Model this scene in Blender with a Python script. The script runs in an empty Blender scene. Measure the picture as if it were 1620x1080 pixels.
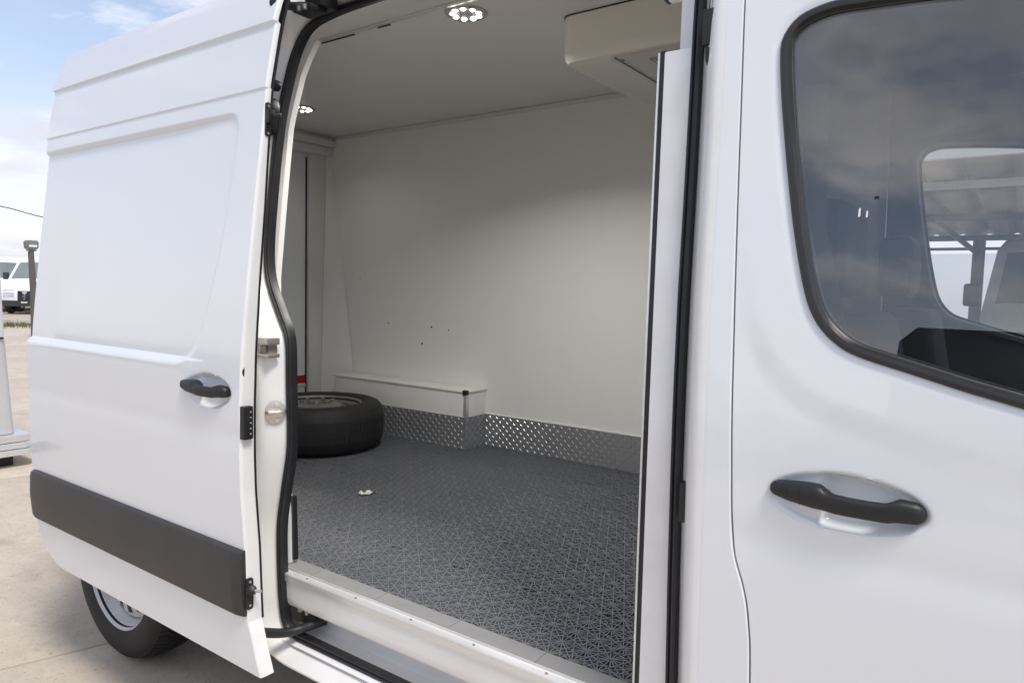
import bpy, bmesh, math, random
import numpy as np
from mathutils import Vector, Matrix
R = math.radians
random.seed(7); rng = np.random.default_rng(7)
sc = bpy.context.scene
col = sc.collection

# ------------------------------------------------------------------ camera
cam_d = bpy.data.cameras.new('camera'); cam = bpy.data.objects.new('camera', cam_d); col.objects.link(cam)
cam_d.sensor_width = 36.0; cam_d.lens = 25.1; cam_d.clip_start = 0.02; cam_d.clip_end = 2000
right = Vector((0.8112339, 0.5842447, 0.0236128)); up = Vector((-0.0615989, 0.0452334, 0.9970755)); back = Vector((0.5814680, -0.8103160, 0.0726837))
cam.matrix_world = Matrix(((right.x, up.x, back.x, 0.0), (right.y, up.y, back.y, -1.2), (right.z, up.z, back.z, 1.5), (0, 0, 0, 1)))
sc.camera = cam

# ------------------------------------------------------------------ light
CLOUD_W = 10.5
SUN_EL, SUN_AZ = 58.0, 113.0          # azimuth: compass-like, 0 = +Y, 90 = +X, so 113 is ahead of the van, a little behind the camera
world = bpy.data.worlds.new('World'); sc.world = world; world.use_nodes = True
nt = world.node_tree; nt.nodes.clear()
def wn(t, **k):
    n = nt.nodes.new(t)
    for a, b in k.items(): setattr(n, a, b)
    return n
wout = wn('ShaderNodeOutputWorld'); wbg = wn('ShaderNodeBackground'); wbg.inputs['Strength'].default_value = 0.15
sky = wn('ShaderNodeTexSky', sky_type='NISHITA'); sky.sun_disc = False
sky.sun_elevation = R(SUN_EL); sky.sun_rotation = R(SUN_AZ); sky.air_density = 0.85; sky.dust_density = 0.4; sky.ozone_density = 1.0
tc = wn('ShaderNodeTexCoord'); sep = wn('ShaderNodeSeparateXYZ'); nt.links.new(tc.outputs['Generated'], sep.inputs[0])
def wm(op, a, b=None):
    m = wn('ShaderNodeMath', operation=op)
    for i, v in enumerate((a, b)):
        if v is None: continue
        if isinstance(v, (int, float)): m.inputs[i].default_value = v
        else: nt.links.new(v, m.inputs[i])
    return m.outputs[0]
zz = wm('ADD', wm('MAXIMUM', sep.outputs['Z'], 0.0), 0.13)
cmb = wn('ShaderNodeCombineXYZ'); nt.links.new(wm('DIVIDE', sep.outputs['X'], zz), cmb.inputs[0]); nt.links.new(wm('DIVIDE', sep.outputs['Y'], zz), cmb.inputs[1])
cn = wn('ShaderNodeTexNoise', noise_dimensions='4D'); cn.inputs['W'].default_value = CLOUD_W; cn.inputs['Scale'].default_value = 1.5; cn.inputs['Detail'].default_value = 12; cn.inputs['Roughness'].default_value = 0.6; cn.inputs['Distortion'].default_value = 0.25
nt.links.new(cmb.outputs[0], cn.inputs['Vector'])
crp = wn('ShaderNodeValToRGB'); crp.color_ramp.elements[0].position = 0.47; crp.color_ramp.elements[1].position = 0.61
crp.color_ramp.elements[0].color = (0.12, 0.12, 0.12, 1); crp.color_ramp.elements[1].color = (0.93, 0.93, 0.93, 1)
nt.links.new(cn.outputs['Fac'], crp.inputs[0])
cmix = wn('ShaderNodeMix', data_type='RGBA'); nt.links.new(crp.outputs[0], cmix.inputs['Factor'])
skyg = wn('ShaderNodeMix', data_type='RGBA', blend_type='MULTIPLY'); skyg.inputs['Factor'].default_value = 1.0
nt.links.new(sky.outputs[0], skyg.inputs['A']); skyg.inputs['B'].default_value = (1.50, 1.28, 1.14, 1)
nt.links.new(skyg.outputs['Result'], cmix.inputs['A'])
cb2 = wn('ShaderNodeTexNoise', noise_dimensions='4D'); cb2.inputs['W'].default_value = CLOUD_W + 3.7; cb2.inputs['Scale'].default_value = 1.1; cb2.inputs['Detail'].default_value = 7; nt.links.new(cmb.outputs[0], cb2.inputs['Vector'])
cr2 = wn('ShaderNodeValToRGB'); cr2.color_ramp.elements[0].position = 0.40; cr2.color_ramp.elements[1].position = 0.62
cr2.color_ramp.elements[0].color = (4.6, 4.6, 5.0, 1); cr2.color_ramp.elements[1].color = (8.8, 8.7, 9.0, 1)
nt.links.new(cb2.outputs['Fac'], cr2.inputs[0]); nt.links.new(cr2.outputs[0], cmix.inputs['B'])
hz = wn('ShaderNodeMix', data_type='RGBA'); hf = wm('POWER', wm('MAXIMUM', wm('SUBTRACT', 1.0, wm('DIVIDE', wm('MAXIMUM', sep.outputs['Z'], 0.0), 0.25)), 0.0), 1.0)
nt.links.new(wm('MULTIPLY', hf, 0.92), hz.inputs['Factor']); nt.links.new(cmix.outputs['Result'], hz.inputs['A']); hz.inputs['B'].default_value = (4.6, 4.65, 5.3, 1)      # pale haze towards the horizon
nt.links.new(hz.outputs['Result'], wbg.inputs['Color']); nt.links.new(wbg.outputs[0], wout.inputs[0])

sun_d = bpy.data.lights.new('sun', 'SUN'); sun = bpy.data.objects.new('sun', sun_d); col.objects.link(sun)
sun_d.energy = 2.25; sun_d.angle = R(14); sun_d.color = (1.0, 0.955, 0.89)
sdir = Vector((math.sin(R(SUN_AZ)) * math.cos(R(SUN_EL)), math.cos(R(SUN_AZ)) * math.cos(R(SUN_EL)), math.sin(R(SUN_EL))))
sun.rotation_euler = sdir.to_track_quat('Z', 'Y').to_euler(); sun.location = (0, 0, 30)

vs = sc.view_settings
vs.view_transform = 'Standard'; vs.look = 'None'; vs.gamma = 1.0; vs.use_curve_mapping = False; vs.exposure = 0.24
sc.render.engine = 'CYCLES'
sc.cycles.use_denoising = True
sc.cycles.max_bounces = 10; sc.cycles.diffuse_bounces = 5; sc.cycles.transparent_max_bounces = 16

# ------------------------------------------------------------------ materials
def mat(name, color, rough=0.5, metal=0.0, coat=0.0, coat_rough=0.05, spec=0.5, var=0.0, var_scale=4.0, var_col=None, bump=0.0, bump_scale=200.0,
        bump_dist=0.001, wave=0.0, rough_var=0.0, emis=None, obj_random=0.0, stretch=None):
    m = bpy.data.materials.new(name); m.use_nodes = True; t = m.node_tree; L = t.links.new
    b = t.nodes['Principled BSDF']
    b.inputs['Base Color'].default_value = (*color, 1); b.inputs['Roughness'].default_value = rough; b.inputs['Metallic'].default_value = metal
    b.inputs['Coat Weight'].default_value = coat; b.inputs['Coat Roughness'].default_value = coat_rough; b.inputs['Specular IOR Level'].default_value = spec
    tcn = t.nodes.new('ShaderNodeTexCoord'); vec = tcn.outputs['Object']
    if stretch:
        mp = t.nodes.new('ShaderNodeMapping'); mp.inputs['Scale'].default_value = stretch; L(vec, mp.inputs['Vector']); vec = mp.outputs[0]
    if var > 0:
        n = t.nodes.new('ShaderNodeTexNoise'); n.inputs['Scale'].default_value = var_scale; n.inputs['Detail'].default_value = 8; n.inputs['Roughness'].default_value = 0.62
        L(vec, n.inputs['Vector'])
        r = t.nodes.new('ShaderNodeValToRGB'); r.color_ramp.elements[0].position = 0.38; r.color_ramp.elements[1].position = 0.68
        r.color_ramp.elements[0].color = (0, 0, 0, 1); r.color_ramp.elements[1].color = (var, var, var, 1); L(n.outputs['Fac'], r.inputs[0])
        mx = t.nodes.new('ShaderNodeMix'); mx.data_type = 'RGBA'; mx.inputs['A'].default_value = (*color, 1)
        vc = var_col or tuple(c * 0.55 for c in color); mx.inputs['B'].default_value = (*vc, 1); L(r.outputs[0], mx.inputs['Factor'])
        out = mx.outputs['Result']
        if obj_random > 0:
            oi = t.nodes.new('ShaderNodeObjectInfo'); mr = t.nodes.new('ShaderNodeMapRange'); mr.inputs['To Min'].default_value = 1 - obj_random; mr.inputs['To Max'].default_value = 1 + obj_random
            L(oi.outputs['Random'], mr.inputs['Value']); hs = t.nodes.new('ShaderNodeHueSaturation'); L(mr.outputs[0], hs.inputs['Value']); L(out, hs.inputs['Color']); out = hs.outputs[0]
        L(out, b.inputs['Base Color'])
        if rough_var > 0:
            mr2 = t.nodes.new('ShaderNodeMapRange'); mr2.inputs['To Min'].default_value = max(0.02, rough - rough_var); mr2.inputs['To Max'].default_value = min(1, rough + rough_var)
            L(n.outputs['Fac'], mr2.inputs['Value']); L(mr2.outputs[0], b.inputs['Roughness'])
    nrm = None
    if wave > 0:
        n2 = t.nodes.new('ShaderNodeTexNoise'); n2.inputs['Scale'].default_value = 2.6; n2.inputs['Detail'].default_value = 1; L(tcn.outputs['Object'], n2.inputs['Vector'])
        bp = t.nodes.new('ShaderNodeBump'); bp.inputs['Strength'].default_value = 1.0; bp.inputs['Distance'].default_value = wave; L(n2.outputs['Fac'], bp.inputs['Height']); nrm = bp.outputs[0]
    if bump > 0:
        n3 = t.nodes.new('ShaderNodeTexNoise'); n3.inputs['Scale'].default_value = bump_scale; n3.inputs['Detail'].default_value = 4; L(vec, n3.inputs['Vector'])
        bp2 = t.nodes.new('ShaderNodeBump'); bp2.inputs['Strength'].default_value = bump; bp2.inputs['Distance'].default_value = bump_dist; L(n3.outputs['Fac'], bp2.inputs['Height'])
        if nrm: L(nrm, bp2.inputs['Normal'])
        nrm = bp2.outputs[0]
    if nrm: L(nrm, b.inputs['Normal'])
    if emis:
        b.inputs['Emission Color'].default_value = (*emis[0], 1); b.inputs['Emission Strength'].default_value = emis[1]
    return m

def glass_mat(name, tint=(0.62, 0.68, 0.68), ior=1.55):
    m = bpy.data.materials.new(name); m.use_nodes = True; t = m.node_tree; t.nodes.clear(); L = t.links.new
    o = t.nodes.new('ShaderNodeOutputMaterial'); f = t.nodes.new('ShaderNodeFresnel'); f.inputs[0].default_value = ior
    tr = t.nodes.new('ShaderNodeBsdfTransparent'); tr.inputs[0].default_value = (*tint, 1)
    gl = t.nodes.new('ShaderNodeBsdfGlossy'); gl.inputs['Roughness'].default_value = 0.0; gl.inputs['Color'].default_value = (1, 1, 1, 1)
    mx = t.nodes.new('ShaderNodeMixShader'); L(f.outputs[0], mx.inputs[0]); L(tr.outputs[0], mx.inputs[1]); L(gl.outputs[0], mx.inputs[2]); L(mx.outputs[0], o.inputs[0])
    return m

M = {}
M['paint'] = mat('white_paint', (0.78, 0.80, 0.82), 0.30, coat=1.0, coat_rough=0.02, var=0.16, var_scale=2.4, var_col=(0.745, 0.74, 0.73), rough_var=0.06, wave=0.0010)
M['jamb'] = mat('jamb_paint', (0.83, 0.83, 0.82), 0.36, coat=0.55, coat_rough=0.08, var=0.30, var_scale=6, var_col=(0.66, 0.64, 0.58), wave=0.0012)
M['sill'] = mat('worn_sill_paint', (0.76, 0.76, 0.75), 0.3, coat=0.5, coat_rough=0.1, var=0.55, var_scale=5, var_col=(0.55, 0.53, 0.49), stretch=(0.5, 2, 3))
M['panel'] = mat('white_liner', (0.85, 0.845, 0.815), 0.40, var=0.30, var_scale=2.2, var_col=(0.78, 0.77, 0.735), bump=0.12, bump_scale=60, bump_dist=0.0008)
M['ceil'] = mat('ceiling_liner', (0.80, 0.79, 0.775), 0.30, var=0.2, var_scale=1.3, var_col=(0.76, 0.75, 0.735))
M['rear'] = mat('rear_door_liner', (0.72, 0.715, 0.705), 0.45, var=0.2, var_scale=2)
M['plastic'] = mat('black_plastic', (0.013, 0.013, 0.014), 0.46, bump=0.35, bump_scale=900, bump_dist=0.0004)
M['rub'] = mat('grey_rub_plastic', (0.030, 0.029, 0.029), 0.48, var=0.5, var_scale=3, var_col=(0.052, 0.049, 0.046), bump=0.4, bump_scale=700, bump_dist=0.0004)
M['rubber'] = mat('black_rubber', (0.011, 0.0115, 0.014), 0.42, var=0.5, var_scale=12, var_col=(0.022, 0.023, 0.026))
M['winrub'] = mat('window_rubber', (0.021, 0.020, 0.020), 0.36, var=0.4, var_scale=9, var_col=(0.030, 0.028, 0.027))
M['tyre'] = mat('tyre_rubber', (0.011, 0.011, 0.012), 0.68, var=0.5, var_scale=9, var_col=(0.022, 0.021, 0.020), bump=0.4, bump_scale=120, bump_dist=0.001)
M['rim'] = mat('silver_wheel', (0.66, 0.66, 0.66), 0.42, metal=0.15, var=0.4, var_scale=8, var_col=(0.33, 0.32, 0.31))
M['steelrim'] = mat('dull_wheel', (0.33, 0.325, 0.31), 0.36, metal=0.7, var=0.5, var_scale=9, var_col=(0.2, 0.19, 0.18))
M['dark'] = mat('dark_void', (0.012, 0.012, 0.013), 0.6, var=0.3)
M['alu'] = mat('aluminium', (0.80, 0.80, 0.80), 0.38, metal=0.65, var=0.35, var_scale=14, var_col=(0.55, 0.55, 0.54), stretch=(0.3, 4, 4))
M['checker'] = mat('tread_plate', (0.46, 0.465, 0.48), 0.34, metal=0.6, var=0.4, var_scale=7, var_col=(0.38, 0.385, 0.40), rough_var=0.12)
M['lug'] = mat('tread_plate_lug', (0.55, 0.55, 0.56), 0.28, metal=0.85, var=0.3, var_scale=30)
M['chrome'] = mat('nickel_steel', (0.66, 0.62, 0.57), 0.3, metal=0.7, var=0.4, var_scale=30, var_col=(0.42, 0.38, 0.34))
M['mat'] = mat('grey_floor_tile', (0.130, 0.137, 0.152), 0.48, var=0.6, var_scale=2.6, var_col=(0.18, 0.183, 0.186), obj_random=0.05)
M['matedge'] = mat('grey_edge_ramp', (0.20, 0.203, 0.205), 0.55, var=0.5, var_scale=8, var_col=(0.27, 0.265, 0.25), obj_random=0.03)
M['under'] = mat('floor_underlay', (0.014, 0.0145, 0.016), 0.8, var=0.3)
M['riser'] = mat('sill_riser_paint', (0.84, 0.835, 0.825), 0.3, coat=0.4, var=0.4, var_scale=6, var_col=(0.66, 0.63, 0.59), stretch=(0.5, 1, 1))
M['red'] = mat('red_reflector', (0.42, 0.012, 0.016), 0.35, var=0.2)
M['white'] = mat('white_plastic', (0.8, 0.8, 0.8), 0.4, var=0.1)
M['lampring'] = mat('lamp_ring', (0.50, 0.49, 0.47), 0.35, metal=0.3, var=0.3, var_scale=20)
M['led'] = mat('led_lens', (0.9, 0.9, 0.88), 0.3, emis=((1.0, 0.985, 0.95), 8.0))
M['cream'] = mat('cream_housing', (0.74, 0.73, 0.67), 0.38, var=0.15, var_scale=3, var_col=(0.68, 0.67, 0.61))
M['creamdark'] = mat('housing_recess', (0.66, 0.65, 0.60), 0.45, var=0.15, var_scale=3)
M['label'] = mat('yellowed_label', (0.62, 0.61, 0.50), 0.5, var=0.1)
M['ink'] = mat('label_ink', (0.06, 0.06, 0.05), 0.6)
M['trim'] = mat('cab_trim', (0.022, 0.023, 0.025), 0.6, var=0.2, var_scale=3)
M['trimgrey'] = mat('cab_grey_trim', (0.05, 0.052, 0.055), 0.65, var=0.2, var_scale=3)
M['cloth'] = mat('seat_cloth', (0.02, 0.02, 0.022), 0.9, var=0.3, var_scale=3)
M['strap'] = mat('belt_webbing', (0.10, 0.10, 0.10), 0.7, var=0.2)
M['glass'] = glass_mat('side_glass', (0.975, 0.985, 0.985), 1.72)
M['glassfar'] = glass_mat('far_glass', (0.98, 0.985, 0.985), 1.3)
M['carglass'] = mat('dark_car_glass', (0.16, 0.19, 0.19), 0.06, spec=0.8, var=0.3, var_scale=1.5, var_col=(0.22, 0.25, 0.25))
M['vanwhite'] = mat('parked_white', (0.80, 0.81, 0.82), 0.3, coat=0.6, var=0.1, var_scale=1)
M['bumper'] = mat('bumper_plastic', (0.045, 0.046, 0.05), 0.6, var=0.3, var_scale=3)
M['grille'] = mat('grille_plastic', (0.014, 0.014, 0.016), 0.4, var=0.3)
M['lens'] = mat('headlamp_lens', (0.55, 0.57, 0.60), 0.1, coat=1, var=0.6, var_scale=9, var_col=(0.2, 0.2, 0.22))
M['plate'] = mat('number_plate', (0.75, 0.75, 0.72), 0.4, var=0.1)
M['blue'] = mat('emblem_blue', (0.16, 0.18, 0.24), 0.3, var=0.1)
M['wood'] = mat('weathered_post', (0.11, 0.10, 0.092), 0.8, var=0.6, var_scale=6, var_col=(0.10, 0.09, 0.085), bump=0.4, bump_scale=60, bump_dist=0.004, stretch=(4, 4, 0.4))
M['galv'] = mat('galvanised_steel', (0.22, 0.225, 0.225), 0.5, metal=0.4, var=0.4, var_scale=5)
M['beam'] = mat('painted_beam', (0.66, 0.67, 0.68), 0.5, var=0.25, var_scale=3)
M['sheet'] = mat('roof_sheet', (0.42, 0.42, 0.405), 0.55, var=0.5, var_scale=2, var_col=(0.34, 0.335, 0.31))
M['cable'] = mat('cable_black', (0.02, 0.02, 0.02), 0.6)
M['cabin'] = mat('cabin_panel', (0.62, 0.62, 0.62), 0.45, var=0.2, var_scale=1.5)
M['paper'] = mat('scrap_paper', (0.72, 0.70, 0.66), 0.7, var=0.6, var_scale=60, var_col=(0.3, 0.28, 0.25))
M['grass'] = mat('grass_blade', (0.10, 0.12, 0.04), 0.7, var=0.7, var_scale=0.9, var_col=(0.20, 0.18, 0.10))
M['stone'] = mat('verge_stone', (0.35, 0.32, 0.28), 0.85, var=0.6, var_scale=2.5)

def concrete(name, base, dark, light):
    m = bpy.data.materials.new(name); m.use_nodes = True; t = m.node_tree; L = t.links.new; b = t.nodes['Principled BSDF']
    b.inputs['Roughness'].default_value = 0.85; b.inputs['Specular IOR Level'].default_value = 0.25
    g = t.nodes.new('ShaderNodeNewGeometry')
    def noise(s, d, r=0.6):
        n = t.nodes.new('ShaderNodeTexNoise'); n.inputs['Scale'].default_value = s; n.inputs['Detail'].default_value = d; n.inputs['Roughness'].default_value = r; L(g.outputs['Position'], n.inputs['Vector']); return n.outputs['Fac']
    def ramp(f, p0, p1, c0, c1):
        r = t.nodes.new('ShaderNodeValToRGB'); r.color_ramp.elements[0].position = p0; r.color_ramp.elements[1].position = p1
        r.color_ramp.elements[0].color = (*c0, 1); r.color_ramp.elements[1].color = (*c1, 1); L(f, r.inputs[0]); return r.outputs[0]
    def mix(a, c, f, mode='MIX'):
        x = t.nodes.new('ShaderNodeMix'); x.data_type = 'RGBA'; x.blend_type = mode
        if isinstance(f, float): x.inputs['Factor'].default_value = f
        else: L(f, x.inputs['Factor'])
        for k, v in (('A', a), ('B', c)):
            if isinstance(v, tuple): x.inputs[k].default_value = (*v, 1)
            else: L(v, x.inputs[k])
        return x.outputs['Result']
    c = ramp(noise(0.9, 6), 0.3, 0.7, dark, base)
    c = mix(c, tuple(x * 0.72 for x in dark), ramp(noise(2.3, 9, 0.72), 0.52, 0.66, (0, 0, 0), (0.6,) * 3))
    c = mix(c, light, ramp(noise(5, 8, 0.7), 0.48, 0.7, (0, 0, 0), (0.75,) * 3))
    c = mix(c, tuple(x * 0.45 for x in base), ramp(noise(38, 5, 0.8), 0.56, 0.70, (0, 0, 0), (0.8,) * 3))
    v = t.nodes.new('ShaderNodeTexVoronoi'); v.inputs['Scale'].default_value = 75; L(g.outputs['Position'], v.inputs['Vector'])
    sp = ramp(v.outputs['Distance'], 0.12, 0.24, (1,) * 3, (0,) * 3)
    spm = t.nodes.new('ShaderNodeMath'); spm.operation = 'MULTIPLY'; L(sp, spm.inputs[0]); L(ramp(noise(9, 3), 0.5, 0.6, (0,) * 3, (0.8,) * 3), spm.inputs[1])
    c = mix(c, (0.12, 0.10, 0.085), spm.outputs[0])
    oi = t.nodes.new('ShaderNodeObjectInfo'); mr = t.nodes.new('ShaderNodeMapRange'); mr.inputs['To Min'].default_value = 0.93; mr.inputs['To Max'].default_value = 1.07; L(oi.outputs['Random'], mr.inputs['Value'])
    hs = t.nodes.new('ShaderNodeHueSaturation'); L(mr.outputs[0], hs.inputs['Value']); L(c, hs.inputs['Color']); L(hs.outputs[0], b.inputs['Base Color'])
    bp = t.nodes.new('ShaderNodeBump'); bp.inputs['Strength'].default_value = 0.45; bp.inputs['Distance'].default_value = 0.004; L(noise(70, 6, 0.7), bp.inputs['Height']); L(bp.outputs[0], b.inputs['Normal'])
    return m
M['concrete'] = concrete('concrete_slab', (0.57, 0.495, 0.405), (0.51, 0.44, 0.36), (0.62, 0.55, 0.46))
M['ground'] = concrete('worn_concrete', (0.50, 0.425, 0.34), (0.45, 0.385, 0.31), (0.55, 0.475, 0.385))

# ------------------------------------------------------------------ mesh helpers
class MB:
    def __init__(s): s.v = []; s.f = []
    def add(s, v, f):
        o = len(s.v); s.v += [tuple(map(float, p)) for p in v]; s.f += [tuple(i + o for i in q) for q in f]; return s
    def box(s, x0, x1, y0, y1, z0, z1):
        v = [(x, y, z) for x in (x0, x1) for y in (y0, y1) for z in (z0, z1)]
        return s.add(v, [(0, 1, 3, 2), (4, 6, 7, 5), (0, 4, 5, 1), (2, 3, 7, 6), (0, 2, 6, 4), (1, 5, 7, 3)])
    def loft(s, loops, closed=True, caps=True, ring=False):
        n = len(loops[0]); v = [p for l in loops for p in l]; f = []; m = len(loops)
        for i in range(m if ring else m - 1):
            for j in range(n if closed else n - 1):
                k = (j + 1) % n; a = (i + 1) % m
                f.append((i * n + j, i * n + k, a * n + k, a * n + j))
        if caps and not ring and closed: f.append(tuple(reversed(range(n)))); f.append(tuple((m - 1) * n + j for j in range(n)))
        return s.add(v, f)
    def tube(s, path, r, n=10, caps=True, ring=False):
        P = [Vector(p) for p in path]; loops = []; prev = None
        rs = r if isinstance(r, (list, tuple)) else [r] * len(P)
        for i, p in enumerate(P):
            if ring: d = P[(i + 1) % len(P)] - P[i - 1]
            else: d = P[min(i + 1, len(P) - 1)] - P[max(i - 1, 0)]
            d.normalize()
            if prev is None:
                a = d.orthogonal().normalized()
            else: a = (prev - d * prev.dot(d)).normalized()
            prev = a; b = d.cross(a)
            loops.append([p + (a * math.cos(2 * math.pi * k / n) + b * math.sin(2 * math.pi * k / n)) * rs[i] for k in range(n)])
        return s.loft(loops, True, caps, ring)
    def lathe(s, prof, c=(0, 0, 0), axis='Z', n=48, ring=False):
        loops = []
        for k in range(n):
            a = 2 * math.pi * k / n; l = []
            for r, h in prof:
                x, y = r * math.cos(a), r * math.sin(a)
                q = (x, y, h) if axis == 'Z' else ((x, h, y) if axis == 'Y' else (h, x, y))
                l.append((q[0] + c[0], q[1] + c[1], q[2] + c[2]))
            loops.append(l)
        return s.loft(loops, closed=ring, caps=False, ring=True)
    def prism(s, outline, fn):               # outline of (u,v), fn(u,v,k) -> point for k = 0 / 1
        n = len(outline); v = [fn(u, w, 0) for u, w in outline] + [fn(u, w, 1) for u, w in outline]
        f = [tuple(range(n)), tuple(reversed(range(n, 2 * n)))] + [(i, i + n, (i + 1) % n + n, (i + 1) % n) for i in range(n)]
        return s.add(v, f)
    def build(s, name, m, parent=None, bevel=0.0, seg=2, angle=35, smooth=True, recalc=True, **props):
        me = bpy.data.meshes.new(name); me.from_pydata(s.v, [], s.f); me.update()
        if recalc or bevel > 0:
            bm = bmesh.new(); bm.from_mesh(me)
            if recalc: bmesh.ops.recalc_face_normals(bm, faces=bm.faces)
            if bevel > 0:
                ed = [e for e in bm.edges if len(e.link_faces) == 2 and e.calc_face_angle(0) > R(28)]
                bmesh.ops.bevel(bm, geom=ed, offset=bevel, segments=seg, profile=0.6, affect='EDGES', clamp_overlap=True)
            bm.to_mesh(me); bm.free()
        return obj(name, me, m, parent, angle if smooth else None, **props)

def obj(name, me, m, parent=None, angle=35, **props):
    o = bpy.data.objects.new(name, me); col.objects.link(o)
    if m is not None:
        me.materials.clear(); me.materials.append(M[m] if isinstance(m, str) else m)
    if angle is not None and me.polygons:
        me.polygons.foreach_set('use_smooth', [True] * len(me.polygons)); me.set_sharp_from_angle(angle=R(angle))
    if parent is not None:
        o.parent = parent
        if parent.type == 'EMPTY' and not parent.get('local'): o.location = -parent.location
    for k, v in props.items(): o[k] = v
    return o
def thing(name, loc, label, category, group=None, rz=0.0, local=False):
    o = bpy.data.objects.new(name, None); col.objects.link(o); o.location = loc; o.rotation_euler = (0, 0, rz); o.empty_display_size = 0.2
    o['label'] = label; o['category'] = category
    if group: o['group'] = group
    if local: LOCAL.add(o.name)
    return o
LOCAL = set()
_old_obj = obj
def obj(name, me, m, parent=None, angle=35, **props):
    o = _old_obj(name, me, m, parent, angle, **props)
    if parent is not None and parent.name in LOCAL: o.location = (0, 0, 0)
    return o
def copy_tree(o, parent=None):
    c = o.copy(); col.objects.link(c); c.parent = parent
    for ch in list(o.children): copy_tree(ch, c)
    return c
def smooth_path(pts, n):                      # Catmull-Rom, resampled evenly
    P = np.array(pts, float); out = []
    for i in range(len(P) - 1):
        p0, p1, p2, p3 = P[max(i - 1, 0)], P[i], P[i + 1], P[min(i + 2, len(P) - 1)]
        for t in np.linspace(0, 1, 12, endpoint=False):
            out.append(0.5 * ((2 * p1) + (-p0 + p2) * t + (2 * p0 - 5 * p1 + 4 * p2 - p3) * t * t + (-p0 + 3 * p1 - 3 * p2 + p3) * t ** 3))
    out.append(P[-1]); out = np.array(out); d = np.r_[0, np.cumsum(np.linalg.norm(np.diff(out, axis=0), axis=1))]
    s = np.linspace(0, d[-1], n); return np.stack([np.interp(s, d, out[:, k]) for k in range(P.shape[1])], 1)
def round_poly(pts, rads, k=6):
    out = []; n = len(pts)
    for i in range(n):
        p = np.array(pts[i], float); a = np.array(pts[i - 1], float) - p; b = np.array(pts[(i + 1) % n], float) - p
        la, lb = np.linalg.norm(a), np.linalg.norm(b); r = rads if not hasattr(rads, '__len__') else rads[i]
        r = min(r, la * 0.48, lb * 0.48); p1 = p + a / la * r; p2 = p + b / lb * r
        for t in np.linspace(0, 1, k): out.append((1 - t) ** 2 * p1 + 2 * t * (1 - t) * p + t * t * p2)
    return np.array(out)
def sdf(poly, X, Z):                          # signed distance, negative inside
    d = np.full(X.shape, 1e9); inside = np.zeros(X.shape, bool); n = len(poly)
    for i in range(n):
        ax, az = poly[i]; bx, bz = poly[(i + 1) % n]; ex, ez = bx - ax, bz - az; L2 = ex * ex + ez * ez + 1e-12
        t = np.clip(((X - ax) * ex + (Z - az) * ez) / L2, 0, 1)
        d = np.minimum(d, np.hypot(X - ax - t * ex, Z - az - t * ez))
        cr = ((az > Z) != (bz > Z)) & (X < (bx - ax) * (Z - az) / (bz - az + 1e-15) + ax); inside ^= cr
    return np.where(inside, -d, d)
def sstep(a, b, x):
    t = np.clip((x - a) / (b - a), 0, 1); return t * t * (3 - 2 * t)

# body side section: inward lean y = S(z), 0 at the belly
_zs = [0.30, .40, .46, .6, .8, .95, 1.05, 1.18, 1.28, 1.335, 1.5, 1.67, 1.85, 2.01, 2.19, 2.29, 2.36, 2.42, 2.50, 2.56, 2.60]
_ss = [.045, .03, .022, .012, .006, .001, 0, 0, .004, .008, .024, .043, .064, .084, .117, .148, .19, .25, .38, .58, .85]
_zf = np.linspace(.3, 2.6, 400); _sf = np.interp(_zf, _zs, _ss)
_k = np.exp(-np.linspace(-2, 2, 25) ** 2); _k /= _k.sum(); _sf = np.convolve(np.pad(_sf, 12, mode='edge'), _k, 'valid')
def S(z): return np.interp(z, _zf, _sf)
W_VAN = 1.96                                   # width of the van: far skin at y = W_VAN - S

def grid_mesh(mb, X, Y, Z, mask=None):
    r, c = X.shape; idx = np.arange(r * c).reshape(r, c)
    f = np.stack([idx[:-1, :-1], idx[:-1, 1:], idx[1:, 1:], idx[1:, :-1]], -1).reshape(-1, 4)
    if mask is not None: f = f[mask.reshape(-1)]
    mb.add(np.stack([X, Y, Z], -1).reshape(-1, 3), f.tolist())

# ================================================================== GROUND
g = MB(); g.add([(-260, -160, -0.014), (160, -160, -0.014), (160, 300, -0.014), (-260, 300, -0.014)], [(0, 1, 2, 3)])
ground = g.build('ground', 'ground', None, kind='structure')
pv = bpy.data.objects.new('pavement', None); col.objects.link(pv); pv['kind'] = 'structure'; pv.rotation_euler = (0, 0, R(-17)); pv.location = (-3.06, -0.02, 0)
SL = 3.2; slabs = []
for i in range(4):
    b = MB(); o2 = rng.uniform(-0.006, 0.006, 8)
    b.box(0.004, SL - 0.004, 0.004, SL - 0.004, -0.08, 0.0)
    b.v = [(x, y, z) for x, y, z in b.v]
    t = b.build('concrete_slab', 'concrete', None, bevel=0.006, seg=2); slabs.append(t.data); bpy.data.objects.remove(t)
for i in range(-7, 5):
    for j in range(-1, 6):
        o = bpy.data.objects.new('concrete_slab', slabs[(i * 3 + j) % 4]); col.objects.link(o); o.parent = pv; o.location = (i * SL, j * SL - 1.1, rng.uniform(-0.002, 0.002))

g = MB(); g.box(-260, 160, -40, -7.0, -.05, -.010); g.build('added_road', mat('added_asphalt', (0.05, 0.05, 0.052), 0.85, var=0.4, var_scale=1.2, var_col=(0.07, 0.07, 0.07), bump=0.5, bump_scale=90, bump_dist=0.003), None, kind='structure')  # unseen dark ground, added so the front window mirrors something dark low down

# ================================================================== VAN
van = thing('cargo_van', (-1.5, 0.97, 0), 'white high-roof cargo van with its side sliding door open, filling the picture', 'van')

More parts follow.
